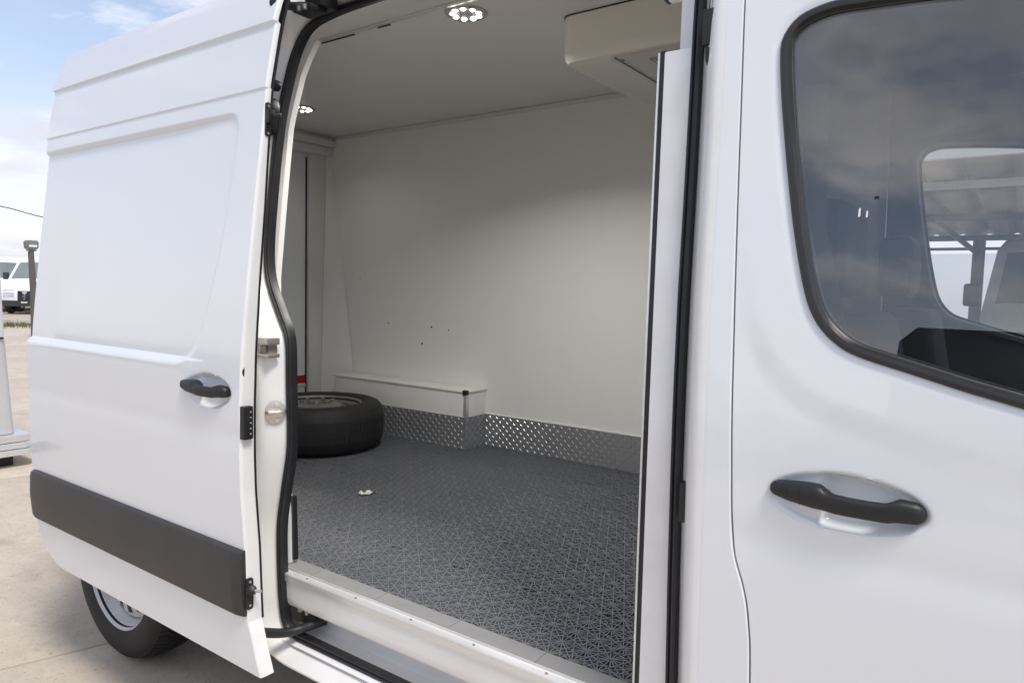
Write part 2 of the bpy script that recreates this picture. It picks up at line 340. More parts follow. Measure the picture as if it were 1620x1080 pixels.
# ---- sliding door ------------------------------------------------
DO = -0.117
def door_front_x(z): return np.interp(z, [.40, .459, .527, .57, .60, .8, .95, 1.05, 2.4], [-1.588, -1.594, -1.612, -1.622, -1.632, -1.635, -1.645, -1.648, -1.650])
_drx = smooth_path([(-2.76, .4545), (-2.812, .4625), (-2.872, .488), (-2.920, .532), (-2.947, .59), (-2.963, .68), (-2.966, .80), (-2.966, 2.4)], 300)
def door_rear_x(z): return np.interp(z, _drx[:, 1], _drx[:, 0])
RECESS = round_poly([(-3.30, 1.958), (-1.752, 1.960), (-1.772, 1.60), (-1.865, 1.272), (-3.30, 1.272)], [0.01, .055, .3, .10, .01], 10)
HOLE_C, HOLE_A = (-1.800, 1.205), (.118, .048)
def handle_dish(X, Z, cx, cz, ax, az, depth):
    q = np.sqrt(((X - cx) / ax) ** 2 + ((Z - cz) / az) ** 2); prof = sstep(1.0, 0.76, q)
    return depth * prof * (0.28 + 0.72 * sstep(cx - .042, cx - .026, X))
zl = np.unique(np.concatenate([np.linspace(.455, 2.335, 330), np.linspace(.455, .60, 50), 1.285 + np.linspace(-.012, .012, 9), 2.186 + np.linspace(-.014, .010, 11), 2.010 + np.linspace(-.008, .008, 9)]))
un = np.linspace(0, 1, 270)
Zg = np.repeat(zl[:, None], len(un), 1); xa, xb = door_rear_x(zl)[:, None], door_front_x(zl)[:, None]; Xg = xa + (xb - xa) * un[None, :]
d = sdf(RECESS, Xg, Zg)
Yg = S(Zg) + DO + 0.013 * sstep(0.004, -0.014, d) * (1 - 0.35 * sstep(-2.1, -1.75, Xg))
Yg = Yg - 0.0048 * sstep(1.288, 1.282, Zg) * sstep(1.13, 1.27, Zg) * sstep(-1.80, -1.95, Xg)
Yg = Yg - 0.0095 * sstep(2.182, 2.190, Zg) - 0.0035 * sstep(2.008, 2.012, Zg)
Yg = Yg + 0.004 * np.exp(-((Zg - 1.095) / 0.03) ** 2) * 0.6 + handle_dish(Xg, Zg, *HOLE_C, *HOLE_A, 0.024)
mb = MB(); grid_mesh(mb, Xg, Yg, Zg)
sd = mb.build('sliding_door', 'paint', van, angle=60, recalc=False)
def fdep(z): return np.interp(z, [1.25, 1.7, 2.0, 2.2], [.040, .027, .013, .013])
def door_edge(col_i, sgn):                      # folded edge of the door skin
    b = MB(); x = Xg[:, col_i]; y = Yg[:, col_i]
    loops = [list(zip(x + sgn * a, y + (c if c < .013 else fdep(zl) + c - .040), zl)) for a, c in ((0, 0), (.003, .0015), (.005, .005), (.006, .012), (.006, .040), (-.020, .041))]
    b.loft(loops, closed=False, caps=False); return b
b = door_edge(-1, 1); e2 = door_edge(0, -1); b.add(e2.v, e2.f)
x, y = Xg[0], Yg[0]; b.loft([list(zip(x, y + c, np.full_like(x, zl[0] + a))) for a, c in ((0, 0), (-.003, .006), (0, .04), (.02, .04))], closed=False, caps=False)
x, y = Xg[-1], Yg[-1]; b.loft([list(zip(x, y + c, np.full_like(x, zl[-1] + a))) for a, c in ((0, 0), (.012, .02), (.016, .05), (.010, .10))], closed=False, caps=False)
b.build('door_edge', 'jamb', sd, angle=50)
b = MB(); n = 40; zz_ = np.linspace(.50, 2.30, n); yy_ = S(zz_) + DO
b.loft([[(-2.93, float(yy_[i]) + .005 + float(fdep(zz_[i])), float(zz_[i])), (-1.66, float(yy_[i]) + .005 + float(fdep(zz_[i])), float(zz_[i]))] for i in range(n)], closed=False, caps=False)
b.build('inner_panel', 'jamb', sd)
b = MB(); zw = np.linspace(.60, 2.28, 60)
b.loft([[(float(door_front_x(z)) + a, float(S(z)) + DO + c - .040 + float(fdep(z)), float(z)) for a, c in ((-.012, .0405), (.005, .0395), (.0075, .041), (.0075, .046), (.004, .048), (-.012, .047))] for z in zw])
b.build('weatherstrip', 'rubber', sd)
# rub strip: rounded slab, chamfered towards its ends
b = MB(); xs = np.concatenate([[-2.972, -2.969, -2.960, -2.945], np.linspace(-2.92, -1.672, 30), [-1.66, -1.648, -1.636, -1.632]])
loops = []
for x in xs:
    e0 = np.clip((x + 2.972) / .05, 0, 1); e1 = np.clip((-1.632 - x) / .03, 0, 1)
    pr = 0.020 * (0.25 + 0.75 * math.sin(math.pi / 2 * min(e0, 1))) * (0.55 + .45 * min(1, e1 * 1.1)); cut = 0.03 * (1 - min(1, e0 * 1.5))
    zt, zb = .797 - cut * .45, .616 + cut * 1.2
    prof = [(zb, .012), (zb + .002, -pr * .75), (zb + .010, -pr), ((zb + zt) / 2, -pr - .004), (zt - .020, -pr), (zt - .006, -pr * .8), (zt, .0), (zt, .012)]
    loops.append([(x, float(S(z)) + DO + dy, z) for z, dy in prof])
b.loft(loops); b.build('rub_strip', 'rub', sd, angle=40)

# handles: one shape for both doors
ht = [(-.327, 1.188), (-.324, 1.193), (-.317, 1.197), (-.30, 1.199), (-.268, 1.202), (-.249, 1.202), (-.241, 1.196), (-.232, 1.193), (-.207, 1.1915), (-.175, 1.191), (-.154, 1.192), (-.144, 1.196), (-.136, 1.199), (-.113, 1.197), (-.104, 1.191), (-.101, 1.183)]
hb = [(-.327, 1.179), (-.3235, 1.1745), (-.318, 1.1725), (-.293, 1.167), (-.257, 1.163), (-.206, 1.162), (-.157, 1.162), (-.108, 1.166), (-.103, 1.171), (-.101, 1.183)]
def handle(parent, dx, dz, dy, scl=1.0):
    xs = np.unique(np.concatenate([np.linspace(-.3265, -.1015, 46), [-.325, -.323, -.105, -.103]])); cx, cz = -.214, 1.181
    loops = []
    for x in xs:
        zt = np.interp(x, [p[0] for p in ht], [p[1] for p in ht]); zb = np.interp(x, [p[0] for p in hb], [p[1] for p in hb])
        u = (x + .327) / .226; endk = min(1, math.sqrt(max(1e-4, min(u, 1 - u) / .05)))
        front = -.026 * (0.55 + .45 * math.sin(math.pi * min(max(u, .02), .98))) * (0.35 + .65 * endk)
        midgap = sstep(.38, .46, u) * sstep(.84, .78, u); bk = .012 - .020 * float(midgap)
        zm, hz = (zt + zb) / 2, max((zt - zb) / 2, .0015); l = []
        for k in range(14):
            a = 2 * math.pi * k / 14; ca, sa = math.cos(a), math.sin(a)
            zc = zm + hz * math.copysign(abs(sa) ** .62, sa); yc = (front + bk) / 2 + (bk - front) / 2 * math.copysign(abs(ca) ** .62, ca)
            l.append(((x - cx) * scl + cx + dx, yc + dy + float(S(1.18)), (zc - cz) * scl + cz + dz))
        loops.append(l)
    b = MB(); b.loft(loops); h = b.build('door_handle', 'plastic', parent, angle=50)
    i0 = int(np.argmin(abs(xs + .278))); ct = np.mean(loops[i0], axis=0)
    b = MB(); b.loft([[tuple((np.array(p) - ct) * 1.02 + ct + np.array((o_, 0, 0))) for p in loops[i0]] for o_ in (-.0007, .0007)], caps=False); b.build('handle_split', 'dark', h)
    cc = np.mean(loops[int(np.argmin(abs(xs + .302)))], axis=0); b = MB(); b.lathe([(.0004, -.0026), (.0050, -.0026), (.0056, .0)], (cc[0], min(p[1] for p in loops[int(np.argmin(abs(xs + .302)))]) + .001, cc[2] + .001), 'Y', 18); b.build('lock_cover', 'plastic', h)
    return h
handle(sd, -1.80 + .214 - .005, 1.211 - 1.181, DO, 0.97)
# fittings on the door's front edge
ex, ey = -1.643, float(S(1.1)) + DO
for zc, r in ((1.268, .0155), (1.226, .008)): MB().tube([(ex - .010, ey + .023, zc), (ex + .0004, ey + .023, zc)], r, 20).build('edge_hole', 'dark', sd)
b = MB(); b.box(ex - .004, ex + .016, ey + .001, ey + .030, 1.092, 1.180); cp = b.build('edge_connector', 'plastic', sd, bevel=.004)
for z in np.linspace(1.107, 1.165, 5): MB().tube([(ex + .014, ey + .021, z), (ex + .0172, ey + .021, z)], .0024, 8).build('contact_pin', 'alu', sd)
ex = -1.628
b = MB(); b.prism(round_poly([(.004, .637), (.026, .637), (.026, .722), (.004, .722)], .009), lambda u, w, k: (ex - .002 + .007 * k, ey + u, w)); b.build('guide_plate', 'plastic', sd, bevel=.0015)
b = MB(); b.tube([(ex + .003, ey + .016, .690), (ex + .014, ey + .018, .690), (ex + .020, ey + .020, .690)], [.014, .013, .008], 14); b.build('guide_boss', 'plastic', sd)
b = MB(); b.tube([(ex + .018, ey + .020, .690), (ex + .036, ey + .026, .691)], .0045, 10); b.build('guide_pin', 'chrome', sd)
for z in (.648, .712): MB().tube([(ex + .004, ey + .015, z), (ex + .0065, ey + .015, z)], .0035, 10).build('screw', 'chrome', sd)
yt = float(S(1.93)) + DO; ex = -1.644
b = MB(); b.prism(round_poly([(.002, 1.885), (.016, 1.885), (.018, 1.972), (.005, 1.972)], .006), lambda u, w, k: (ex - .002 + .007 * k, yt + u, w)); b.build('guide_plate', 'plastic', sd, bevel=.0015)
b = MB(); b.box(ex + .003, ex + .018, yt + .003, yt + .022, 1.918, 1.952); b.tube([(ex + .012, yt + .018, 1.938), (ex + .030, yt + .032, 1.940)], .006, 12); b.build('guide_boss', 'plastic', sd, bevel=.003)
for z in (1.892, 1.962): MB().tube([(ex + .004, yt + .0095 + (z - 1.9) * .03, z), (ex + .0065, yt + .0095 + (z - 1.9) * .03, z)], .0035, 10).build('screw', 'chrome', sd)

# ---- opening: jamb, seal ------------------------------------------
PATH = [(-1.65, .476), (-1.695, .484), (-1.717, .507), (-1.724, .55), (-1.727, .665), (-1.723, .80), (-1.699, .908), (-1.669, 1.05), (-1.676, 1.23), (-1.691, 1.346), (-1.739, 1.417), (-1.799, 1.507), (-1.824, 1.60), (-1.832, 1.76), (-1.832, 1.945),
        (-1.818, 2.10), (-1.80, 2.20), (-1.765, 2.26), (-1.68, 2.283), (-1.53, 2.292), (-1.2, 2.295), (-.70, 2.294), (-.60, 2.275), (-.562, 2.22), (-.545, 2.08), (-.532, 1.755), (-.525, 1.5), (-.516, 1.2), (-.512, .79), (-.512, .56), (-.535, .494), (-.58, .477), (-.8, .475), (-1.2, .475)]
pp = smooth_path(PATH + [PATH[0]], 261)[:-1]
tg = np.roll(pp, -1, 0) - np.roll(pp, 1, 0); tg /= np.linalg.norm(tg, axis=1)[:, None]; nr = np.stack([-tg[:, 1], tg[:, 0]], 1)      # outward: left of travel? travel runs up the left side
cen = pp.mean(0); nr *= np.sign(((pp - cen) * nr).sum(1))[:, None]
def ring_loft(sec, name, m, parent, angle=40, closed=True, **kw):
    loops = []
    for p, q in zip(pp, nr):
        l = []
        for nn, yy in sec:
            x, z = p + q * nn; ysk = float(S(z)); l.append((x, yy(ysk) if callable(yy) else yy, z))
        loops.append(l)
    b = MB(); b.loft(loops, closed=closed, caps=False, ring=True); return b.build(name, m, parent, angle=angle, **kw)
side = MB(); loops = []
for p, q in zip(pp, nr):
    l = []; low = 1.0 if p[1] < .50 and q[1] < -.5 else 0.0
    for nn, yy in ((-.004, .076), (-.002, .074), (.008, .069), (.016, .058), (.025, .041), (.034, .024), (.044, .011), (.054, .002), (.068, 0), (.085, 0)):
        if nn > .054 and low: nn = .054 + (nn - .054) * .5
        if nn > .054 and -.60 < p[0] and q[0] > .5: nn = .054 + (nn - .054) * .65
        x, z = p + q * nn; y = float(S(z)) + yy
        if low and nn > .060: y += .030 * (nn - .06) / .0085
        l.append((x, y, z))
    loops.append(l)
side.loft(loops, closed=False, caps=False, ring=True)
body = side.build('door_frame', 'jamb', van, angle=50)
ring_loft([(a, (lambda s, c=c: s + c - .004)) for a, c in [(-.012, .064), (-.012, .082), (.004, .084), (.009, .078), (.0105, .064), (.008, .057), (.003, .0545), (-.001, .057), (-.003, .061), (-.006, .0575), (-.010, .058)]], 'door_seal', 'rubber', van, angle=30)

# fittings on the rear jamb
def jamb_pt(z, nn, dy=0.0):
    i = int(np.argmin(np.abs(pp[:, 1] - z) + (pp[:, 0] > -1.5) * 9)); x = pp[i, 0] + nr[i, 0] * nn; return x, dy, z
b = MB(); b.box(-1.800, -1.688, -.004, .040, 1.330, 1.350); b.box(-1.80, -1.700, .004, .040, 1.306, 1.330); b.box(-1.80, -1.688, -.002, .040, 1.294, 1.306); lt = b.build('roller_catch', 'chrome', van, bevel=.004)
b = MB(); b.box(-1.722, -1.699, -.001, .010, 1.308, 1.329); b.build('catch_bolt', 'steelrim', lt, bevel=.002)
b = MB()
fr = Matrix.Translation((-1.703, .033, 1.140)) @ Matrix.Rotation(R(62), 4, 'Z')
oc = [(.030 * math.cos(a) * 1.0, .036 * math.sin(a)) for a in np.linspace(0, 2 * math.pi, 9)[:-1] + math.pi / 8]
def tf(p): q = fr @ Vector(p); return (q.x, q.y, q.z)
b.prism(round_poly(oc, .010, 4), lambda u, w, k: tf((u, -.010 + .004 * (1 - k), w))); st = b.build('striker_plate', 'chrome', van, bevel=.001)
b = MB(); b.tube([tf((-.022, -.008, .0)), tf((-.018, -.022, .001)), tf((.004, -.027, .002)), tf((.020, -.022, .003)), tf((.024, -.008, .003))], .0062, 10)
b.build('striker_loop', 'chrome', st)
for z in (-.022, .022):
    b = MB(); b.lathe([(.0005, -.0165), (.003, -.0165), (.0033, -.0135), (.0062, -.0135), (.0068, -.010)], (0, 0, 0), 'Y', 14); b.v = [tf((p[0] + .004, p[1], p[2] + z)) for p in b.v]; b.build('screw', 'alu', st)
b = MB(); b.lathe([(.0005, -.012), (.008, -.013), (.015, -.008), (.0165, .0), (.015, .010)], (-1.812, .114, 2.074), 'Y', 20); bp_ = b.build('rubber_buffer', 'rubber', van)
b = MB(); b.lathe([(.0005, -.0155), (.004, -.0155), (.0042, -.012)], (-1.812, .114, 2.074), 'Y', 12); b.build('screw', 'alu', bp_)
b = MB(); b.prism(round_poly([(-1.875, 1.935), (-1.815, 1.935), (-1.797, 2.005), (-1.808, 2.038), (-1.875, 2.048)], .014), lambda u, w, k: (u, .092 + .03 * k, w)); b.build('guide_wedge', 'plastic', van, bevel=.003)
# upper roller arm and track
b = MB(); b.tube([(-1.665, .0, 2.240), (-1.700, .09, 2.266), (-1.690, .15, 2.285), (-1.66, .20, 2.30)], .012, 10); b.box(-1.72, -1.645, .105, .165, 2.258, 2.272); b.box(-1.70, -1.63, .13, .19, 2.272, 2.31); ua = b.build('upper_roller_arm', 'plastic', van, bevel=.003)
for x in (-1.690, -1.665): MB().tube([(x, .103, 2.256), (x, .101, 2.268)], .008, 12).build('roller_bolt', 'steelrim', ua)
b = MB(); b.box(-1.74, -.56, .165, .20, 2.312, 2.36); b.build('upper_track', 'dark', van)
# lower roller arm and bracket
arm = smooth_path([(-1.700, -.075, .545), (-1.672, -.050, .540), (-1.665, -.015, .526), (-1.660, .03, .510), (-1.646, .072, .508), (-1.622, .105, .518), (-1.612, .14, .520)], 24)
b = MB(); b.tube([tuple(p) for p in arm], [.018] * 5 + [.0135] * 19, 12); la = b.build('lower_roller_arm', 'plastic', van)
b = MB(); b.box(-1.70, -1.625, .115, .150, .500, .556); b.build('roller_bracket', 'plastic', van, bevel=.006)
MB().lathe([(.0005, -.010), (.007, -.010), (.009, -.006), (.009, .006)], (-1.690, .117, .540), 'Y', 14).build('roller', 'alu', la)
MB().lathe([(.0005, -.008), (.006, -.008), (.007, .004)], (-1.660, .117, .538), 'Y', 14).build('roller', 'alu', la)

# ---- sill: lofted sections along the opening ------------------------
XA, XB = -1.735, -.50
def extr(prof, name, m, parent, x0=XA, x1=XB, angle=30, bevel=0, closed=False, seg=1):
    b = MB(); xs = np.linspace(x0, x1, seg + 1); b.loft([[(x, y, z) for y, z in prof] for x in xs], closed=closed, caps=closed); return b.build(name, m, parent, angle=angle, bevel=bevel)
extr([(.060, .462), (.076, .468), (.090, .474), (.135, .472), (.150, .478), (.154, .486), (.157, .535), (.150, .545)], 'step_well', 'riser', van, angle=25)
extr([(.157, .533), (.122, .541), (.102, .549), (.090, .557), (.085, .566), (.083, .584), (.081, .630), (.090, .636)], 'sill_riser', 'riser', van, angle=40)
at = extr([(.086, .632), (.0765, .633), (.0755, .654), (.078, .6565), (.0985, .6575), (.100, .6625), (.1025, .6625), (.1035, .650)], 'sill_trim', 'alu', van, angle=25)
for x in np.arange(-1.63, -.55, .205): MB().lathe([(.0005, .6592), (.0032, .6588), (.0038, .6570)], (x, .0885, 0), 'Z', 12).build('screw', 'steelrim', at)

# ---- cargo floor -----------------------------------------------------
FZ = .655
fl = MB().box(-3.05, -.45, .105, .4495, FZ - .035, FZ - .009).box(-3.66, -.45, .45, 1.86, FZ - .035, FZ - .009).build('cargo_floor', 'under', van)
T = .262; P = T / 4
segs = set()
for i in range(-3, 9):
    for j in range(-3, 9):
        for a, c in ((1, 0), (0, 1), (1, 1), (1, -1), (2, 1), (1, 2), (2, -1), (1, -2)):
            segs.add((i * P, j * P, (i + a) * P, (j + c) * P))
def clip(x0, y0, x1, y1, LY, L=T):
    t0, t1 = 0.0, 1.0
    for p, q in ((x0 - x1, x0), (x1 - x0, L - x0), (y0 - y1, y0), (y1 - y0, LY - y0)):
        if abs(p) < 1e-9:
            if q < 0: return None
            continue
        r = q / p
        if p < 0: t0 = max(t0, r)
        else: t1 = min(t1, r)
    if t1 - t0 < 1e-4: return None
    return x0 + (x1 - x0) * t0, y0 + (y1 - y0) * t0, x0 + (x1 - x0) * t1, y0 + (y1 - y0) * t1
def tile_mesh(LY):
    b = MB(); w = .00145; lift = 0
    for s_ in sorted(segs):
        c = clip(*s_, LY)
        if c is None: continue
        if c[0] in (0,) and c[2] == 0: continue
        dx, dy = c[2] - c[0], c[3] - c[1]; L_ = math.hypot(dx, dy)
        if L_ < .004: continue
        nx, ny = -dy / L_ * w, dx / L_ * w; lift = (lift + 1) % 9; z = .0002 * lift
        v = [(c[0] + nx, c[1] + ny, z), (c[0] - nx, c[1] - ny, z), (c[2] - nx, c[3] - ny, z), (c[2] + nx, c[3] + ny, z)]
        v += [(p[0] + (nx if k in (0, 3) else -nx) * .4, p[1] + (ny if k in (0, 3) else -ny) * .4, -.0085) for k, p in enumerate(v)]
        b.add(v, [(0, 1, 2, 3), (0, 3, 7, 4), (1, 5, 6, 2)])
    for i in range(6):
        for j in range(6):
            cx, cy = i * P, j * P; pts = []
            for k in range(8):
                a = k * math.pi / 4 + .39; pts.append((min(max(cx + .0045 * math.cos(a), 0), T), min(max(cy + .0045 * math.sin(a), 0), LY), .0021))
            uq = [p for k, p in enumerate(pts) if p != pts[k - 1]]
            if len(uq) > 2: b.add(uq, [tuple(range(len(uq)))])
    tile = b.build('floor_tile', 'mat', None, smooth=False, recalc=True); me_ = tile.data; bpy.data.objects.remove(tile); return me_

tme = tile_mesh(T); tcut = tile_mesh(1.828 - .170 - 6 * T)
tx0 = -.860 + T * 1; ty0 = .170
for i in range(12):
    for j in range(7):
        x = tx0 - T * (i + 1); y = ty0 + T * j
        if x < -3.66 or (x < -3.06 and y < .4): continue
        o = bpy.data.objects.new('floor_tile', tme if j < 6 else tcut); col.objects.link(o); o.parent = fl; o.location = (x, y, FZ - .001)
em = MB(); ed_n = 24
prof = [(.1035, .6505), (.1065, .6545), (.150, .6560), (.1690, .6560), (.1690, .640), (.1035, .640)]
em.loft([[(x, y - .0, z) for y, z in prof] for x in (.0007, T - .0007)], closed=True); eo = em.build('floor_edging', 'matedge', None, bevel=0, angle=30); eme = eo.data; bpy.data.objects.remove(eo)
for i in range(6):
    o = bpy.data.objects.new('floor_edging', eme); col.objects.link(o); o.parent = fl; o.location = (tx0 - T * (i + 1), 0, 0)

# ---- cargo liners ------------------------------------------------------
CZ = 2.42; WY = 1.83; RX = -3.62
b = MB(); nx, nz = 40, 30; Xw, Zw = np.meshgrid(np.linspace(RX, -.50, nx), np.linspace(FZ - .01, CZ, nz)); Yw = WY + .002 * np.sin(Xw * 3.1) * np.sin(Zw * 2.3)
grid_mesh(b, Xw, Yw, Zw); wall = b.build('wall_liner', 'panel', van)
for x, z, r in ((-2.637, 2.405, .007), (-3.083, 1.282, .0035), (-2.739, 1.276, .0045), (-2.611, 1.265, .0035), (-2.81, 1.178, .005), (-3.333, 1.546, .003)): MB().tube([(x, WY - .0035, z), (x, WY + .004, z)], r, 8).build('drill_hole', 'dark', wall)
b = MB(); b.box(-3.66, -.50, .60, WY + .03, CZ, CZ + .03); ceil = b.build('ceiling_liner', 'ceil', van)
b = MB(); b.box(RX, -.50, WY - .010, WY - .001, CZ - .022, CZ - .001); b.build('ceiling_bead', 'rear', ceil, bevel=.003)
extr([(.214, 2.279), (.40, 2.345), (.555, 2.398), (.575, 2.404)], 'header_liner', 'panel', van, x0=-3.10, x1=-.50)
extr([(.572, 2.402), (.575, 2.394), (.605, 2.404), (.622, 2.4195)], 'header_bead', 'alu', van, x0=-3.10, x1=-.50)
for xa_, xb_ in ((-2.20, -2.02), (-1.90, -1.84)): MB().box(xa_, xb_, .598, .602, 2.398, 2.4015).build('header_slot', 'dark', van)
# kick plates with raised tread
def plate(name, parent, org, du, nrm, L_, z0, z1):
    o_, u_, n_ = Vector(org), Vector(du), Vector(nrm); up_ = Vector((0, 0, 1))
    def q(a, z, h): v = o_ + u_ * a + n_ * h; return (v.x, v.y, z)
    b = MB(); b.add([q(0, z0, 0), q(L_, z0, 0), q(L_, z1, 0), q(0, z1, 0), q(0, z0, .003), q(L_, z0, .003), q(L_, z1, .003), q(0, z1, .003)], [(0, 1, 2, 3), (4, 5, 6, 7), (0, 1, 5, 4), (1, 2, 6, 5), (2, 3, 7, 6), (3, 0, 4, 7)])
    p = b.build(name, 'checker', parent)
    b = MB(); st = .0225; nrow = round((z1 - z0) / st); ncol = int(L_ / st); sz = (z1 - z0) / nrow
    for i in range(ncol):
        for j in range(nrow):
            a0 = (i + .5) * st; zc = z0 + (j + .5) * sz; ang = R(45) if (i + j) % 2 else R(-45); ca, sa = math.cos(ang), math.sin(ang)
            pts = [(-.0105, 0, .0032), (-.005, .0021, .0032), (.005, .0021, .0032), (.0105, 0, .0032), (.005, -.0021, .0032), (-.005, -.0021, .0032), (-.0065, 0, .0050), (.0065, 0, .0050)]
            b.add([q(a0 + x * ca - y * sa, zc + x * sa + y * ca, h) for x, y, h in pts], [(0, 1, 6), (1, 2, 7, 6), (2, 3, 7), (3, 4, 7), (4, 5, 6, 7), (5, 0, 6)])
    b.build('tread_lugs', 'lug', p, smooth=False, kind='stuff')
    return p
plate('kick_plate', van, (-2.335, WY - .004, 0), (1, 0, 0), (0, -1, 0), 1.82, FZ + .001, .826)
b = MB(); b.box(-2.33, -.5, WY - .0090, WY - .001, .8265, .8300); b.build('kick_plate_edge', 'alu', van)
# wheel-arch box
BX0, BX1, BY = -3.365, -2.340, 1.665
b = MB(); b.box(BX0, BX1, BY, WY - .002, .60, .955); wb = b.build('wheel_box', 'panel', van, bevel=.003)
b = MB(); b.box(BX0 - .004, BX1 + .006, BY - .007, WY - .003, .9555, .9650); b.build('box_lid', 'panel', wb, bevel=.002)
plate('box_kick_plate', wb, (BX0, BY - .001, 0), (1, 0, 0), (0, -1, 0), BX1 - BX0 + .003, FZ + .001, .826)
plate('box_end_plate', wb, (BX1 + .001, BY - .003, 0), (0, 1, 0), (1, 0, 0), WY - BY - .002, FZ + .001, .828)
b = MB(); b.box(BX1 - .018, BX1 + .0030, BY - .0030, BY + .018, .829, .9550); b.build('corner_trim', 'alu', wb, bevel=.001)
b = MB(); b.box(BX1 - .022, BX1 + .008, BY - .010, BY + .012, .944, .970); b.build('corner_cap', 'plastic', wb, bevel=.006)
# rear doors and post, seen from inside
b = MB(); b.box(RX - .05, RX - .028, .46, 1.668, .66, 2.30); rd = b.build('rear_door', 'rear', van, bevel=.004)
b = MB(); b.box(RX - .028, RX - .0245, .48, 1.662, .885, .935); b.build('reflective_stripe', 'red', rd)
b = MB(); b.box(RX - .028, RX - .020, .48, 1.662, .862, .880); b.build('door_trim', 'alu', rd)
b = MB(); b.box(RX - .03, RX - .024, 1.660, 1.672, .66, 2.28); b.build('door_gap_seal', 'rubber', rd)
b = MB(); b.box(RX - .05, RX, 1.672, 1.86, .64, 2.42); b.build('rear_post', 'rear', van, bevel=.004)
b = MB(); b.box(RX - .05, RX, .42, .50, .64, 2.42); b.build('rear_post', 'rear', van, bevel=.004)
b = MB(); b.add([(RX + .002, 1.80, 2.38), (RX + .002, 1.76, .64), (-3.335, WY - .002, .64), (RX + .02, WY - .002, 2.38)], [(0, 1, 2, 3)]); b.build('corner_fillet', 'panel', van)
b = MB(); b.box(RX - .05, RX + .030, .44, WY - .002, 2.30, 2.352); b.box(RX - .05, RX + .060, .44, WY - .002, 2.354, 2.395); b.box(RX - .05, RX + .035, .44, WY - .002, 2.397, CZ - .002); b.build('rear_cornice', 'rear', van, bevel=.004)
b = MB(); b.box(-.50, -.455, .10, 1.86, .5, 2.43); bulk = b.build('bulkhead', 'trimgrey', van)
# panel standing at the front edge of the opening, with its gasket
def lean(x0, x1, y0, y1, z0, z1, dx=-.029, dy=.075):      # upright that follows the lean of the body side
    zs_ = np.linspace(z0, z1, 14)
    def k(z): return float(S(z)) / float(S(1.98))
    return MB().loft([[(a + dx * k(z), c + dy * k(z), float(z)) for a, c in ((x0, y0), (x1, y0), (x1, y1), (x0, y1))] for z in zs_])
lean(-.583, -.519, .072, .150, .48, 1.975).build('edge_panel', 'riser', van, bevel=.004)
lean(-.5935, -.5835, .078, .150, .48, 1.979).build('edge_gasket', 'rubber', van)
lean(-.598, -.5940, .076, .150, .48, 1.976).build('edge_trim', 'alu', van)
lean(-.570, -.519, .115, .170, 1.977, 2.25).build('upper_edge_panel', 'riser', van, bevel=.003)
lean(-.598, -.519, .110, .130, 2.095, 2.25).build('header_block', 'riser', van, bevel=.003)
lean(-.604, -.5985, .106, .128, 2.095, 2.25).build('header_gasket', 'rubber', van)
# thin liner edge and gasket at the rear jamb
b = MB(); zj = np.linspace(.655, 2.245, 60)
def rear_in(z): return float(np.interp(z, [.6, .8, 1.1, 1.52, 1.74, 1.98, 2.14, 2.25], [-1.780, -1.783, -1.815, -1.874, -1.879, -1.883, -1.861, -1.82]))
b.loft([[(rear_in(z) + a, y, float(z)) for a, y in ((-.10, .080 + float(S(z))), (.012, .126 + float(S(z))), (.012, .145 + float(S(z))), (-.10, .145 + float(S(z))))] for z in zj]); b.build('liner_edge', 'riser', van)
b = MB(); b.loft([[(rear_in(z) + .014 + a, .142 + c, float(z)) for a, c in ((0, 0), (.011, 0), (.011, .014), (0, .014))] for z in (.665, .86)]); b.build('liner_gasket', 'rubber', van)
b = MB(); b.loft([[(-3.05, .147 + float(S(z)), float(z)), (rear_in(z) - .02, .147 + float(S(z)), float(z))] for z in zj], closed=False, caps=False); b.build('near_wall_liner', 'panel', van)

# ---- ceiling lamps --------------------------------------------------------
def lamp(x, y, LAMP_W):
    z = CZ; b = MB(); b.lathe([(.0005, z - .0045), (.024, z - .0050), (.026, z - .0035), (.064, z - .006), (.071, z - .004), (.073, z - .0005)], (x, y, 0), 'Z', 48)
    l = b.build('ceiling_light', 'lampring', van, angle=30)
    for k in range(9):
        a = 2 * math.pi * k / 9 + .3; b = MB(); b.lathe([(.0004, z - .0095), (.0066, z - .0088), (.0098, z - .0062)], (x + .046 * math.cos(a), y + .046 * math.sin(a), 0), 'Z', 14); b.build('led', 'led', l)
    ld = bpy.data.lights.new('lamp_beam', 'AREA'); ld.shape = 'DISK'; ld.size = .10; ld.energy = LAMP_W; ld.spread = R(140); ld.color = (1.0, .965, .89)
    lo = bpy.data.objects.new('lamp_beam', ld); col.objects.link(lo); lo.parent = l; lo.location = (x, y, z - .012)
    for a in (2.5, 5.6): MB().tube([(x + .065 * math.cos(a), y + .065 * math.sin(a), z - .0075), (x + .065 * math.cos(a), y + .065 * math.sin(a), z - .004)], .003, 8).build('screw', 'dark', l)
lamp(-1.585, .70, 12.0); lamp(-3.150, 1.245, 0.5)

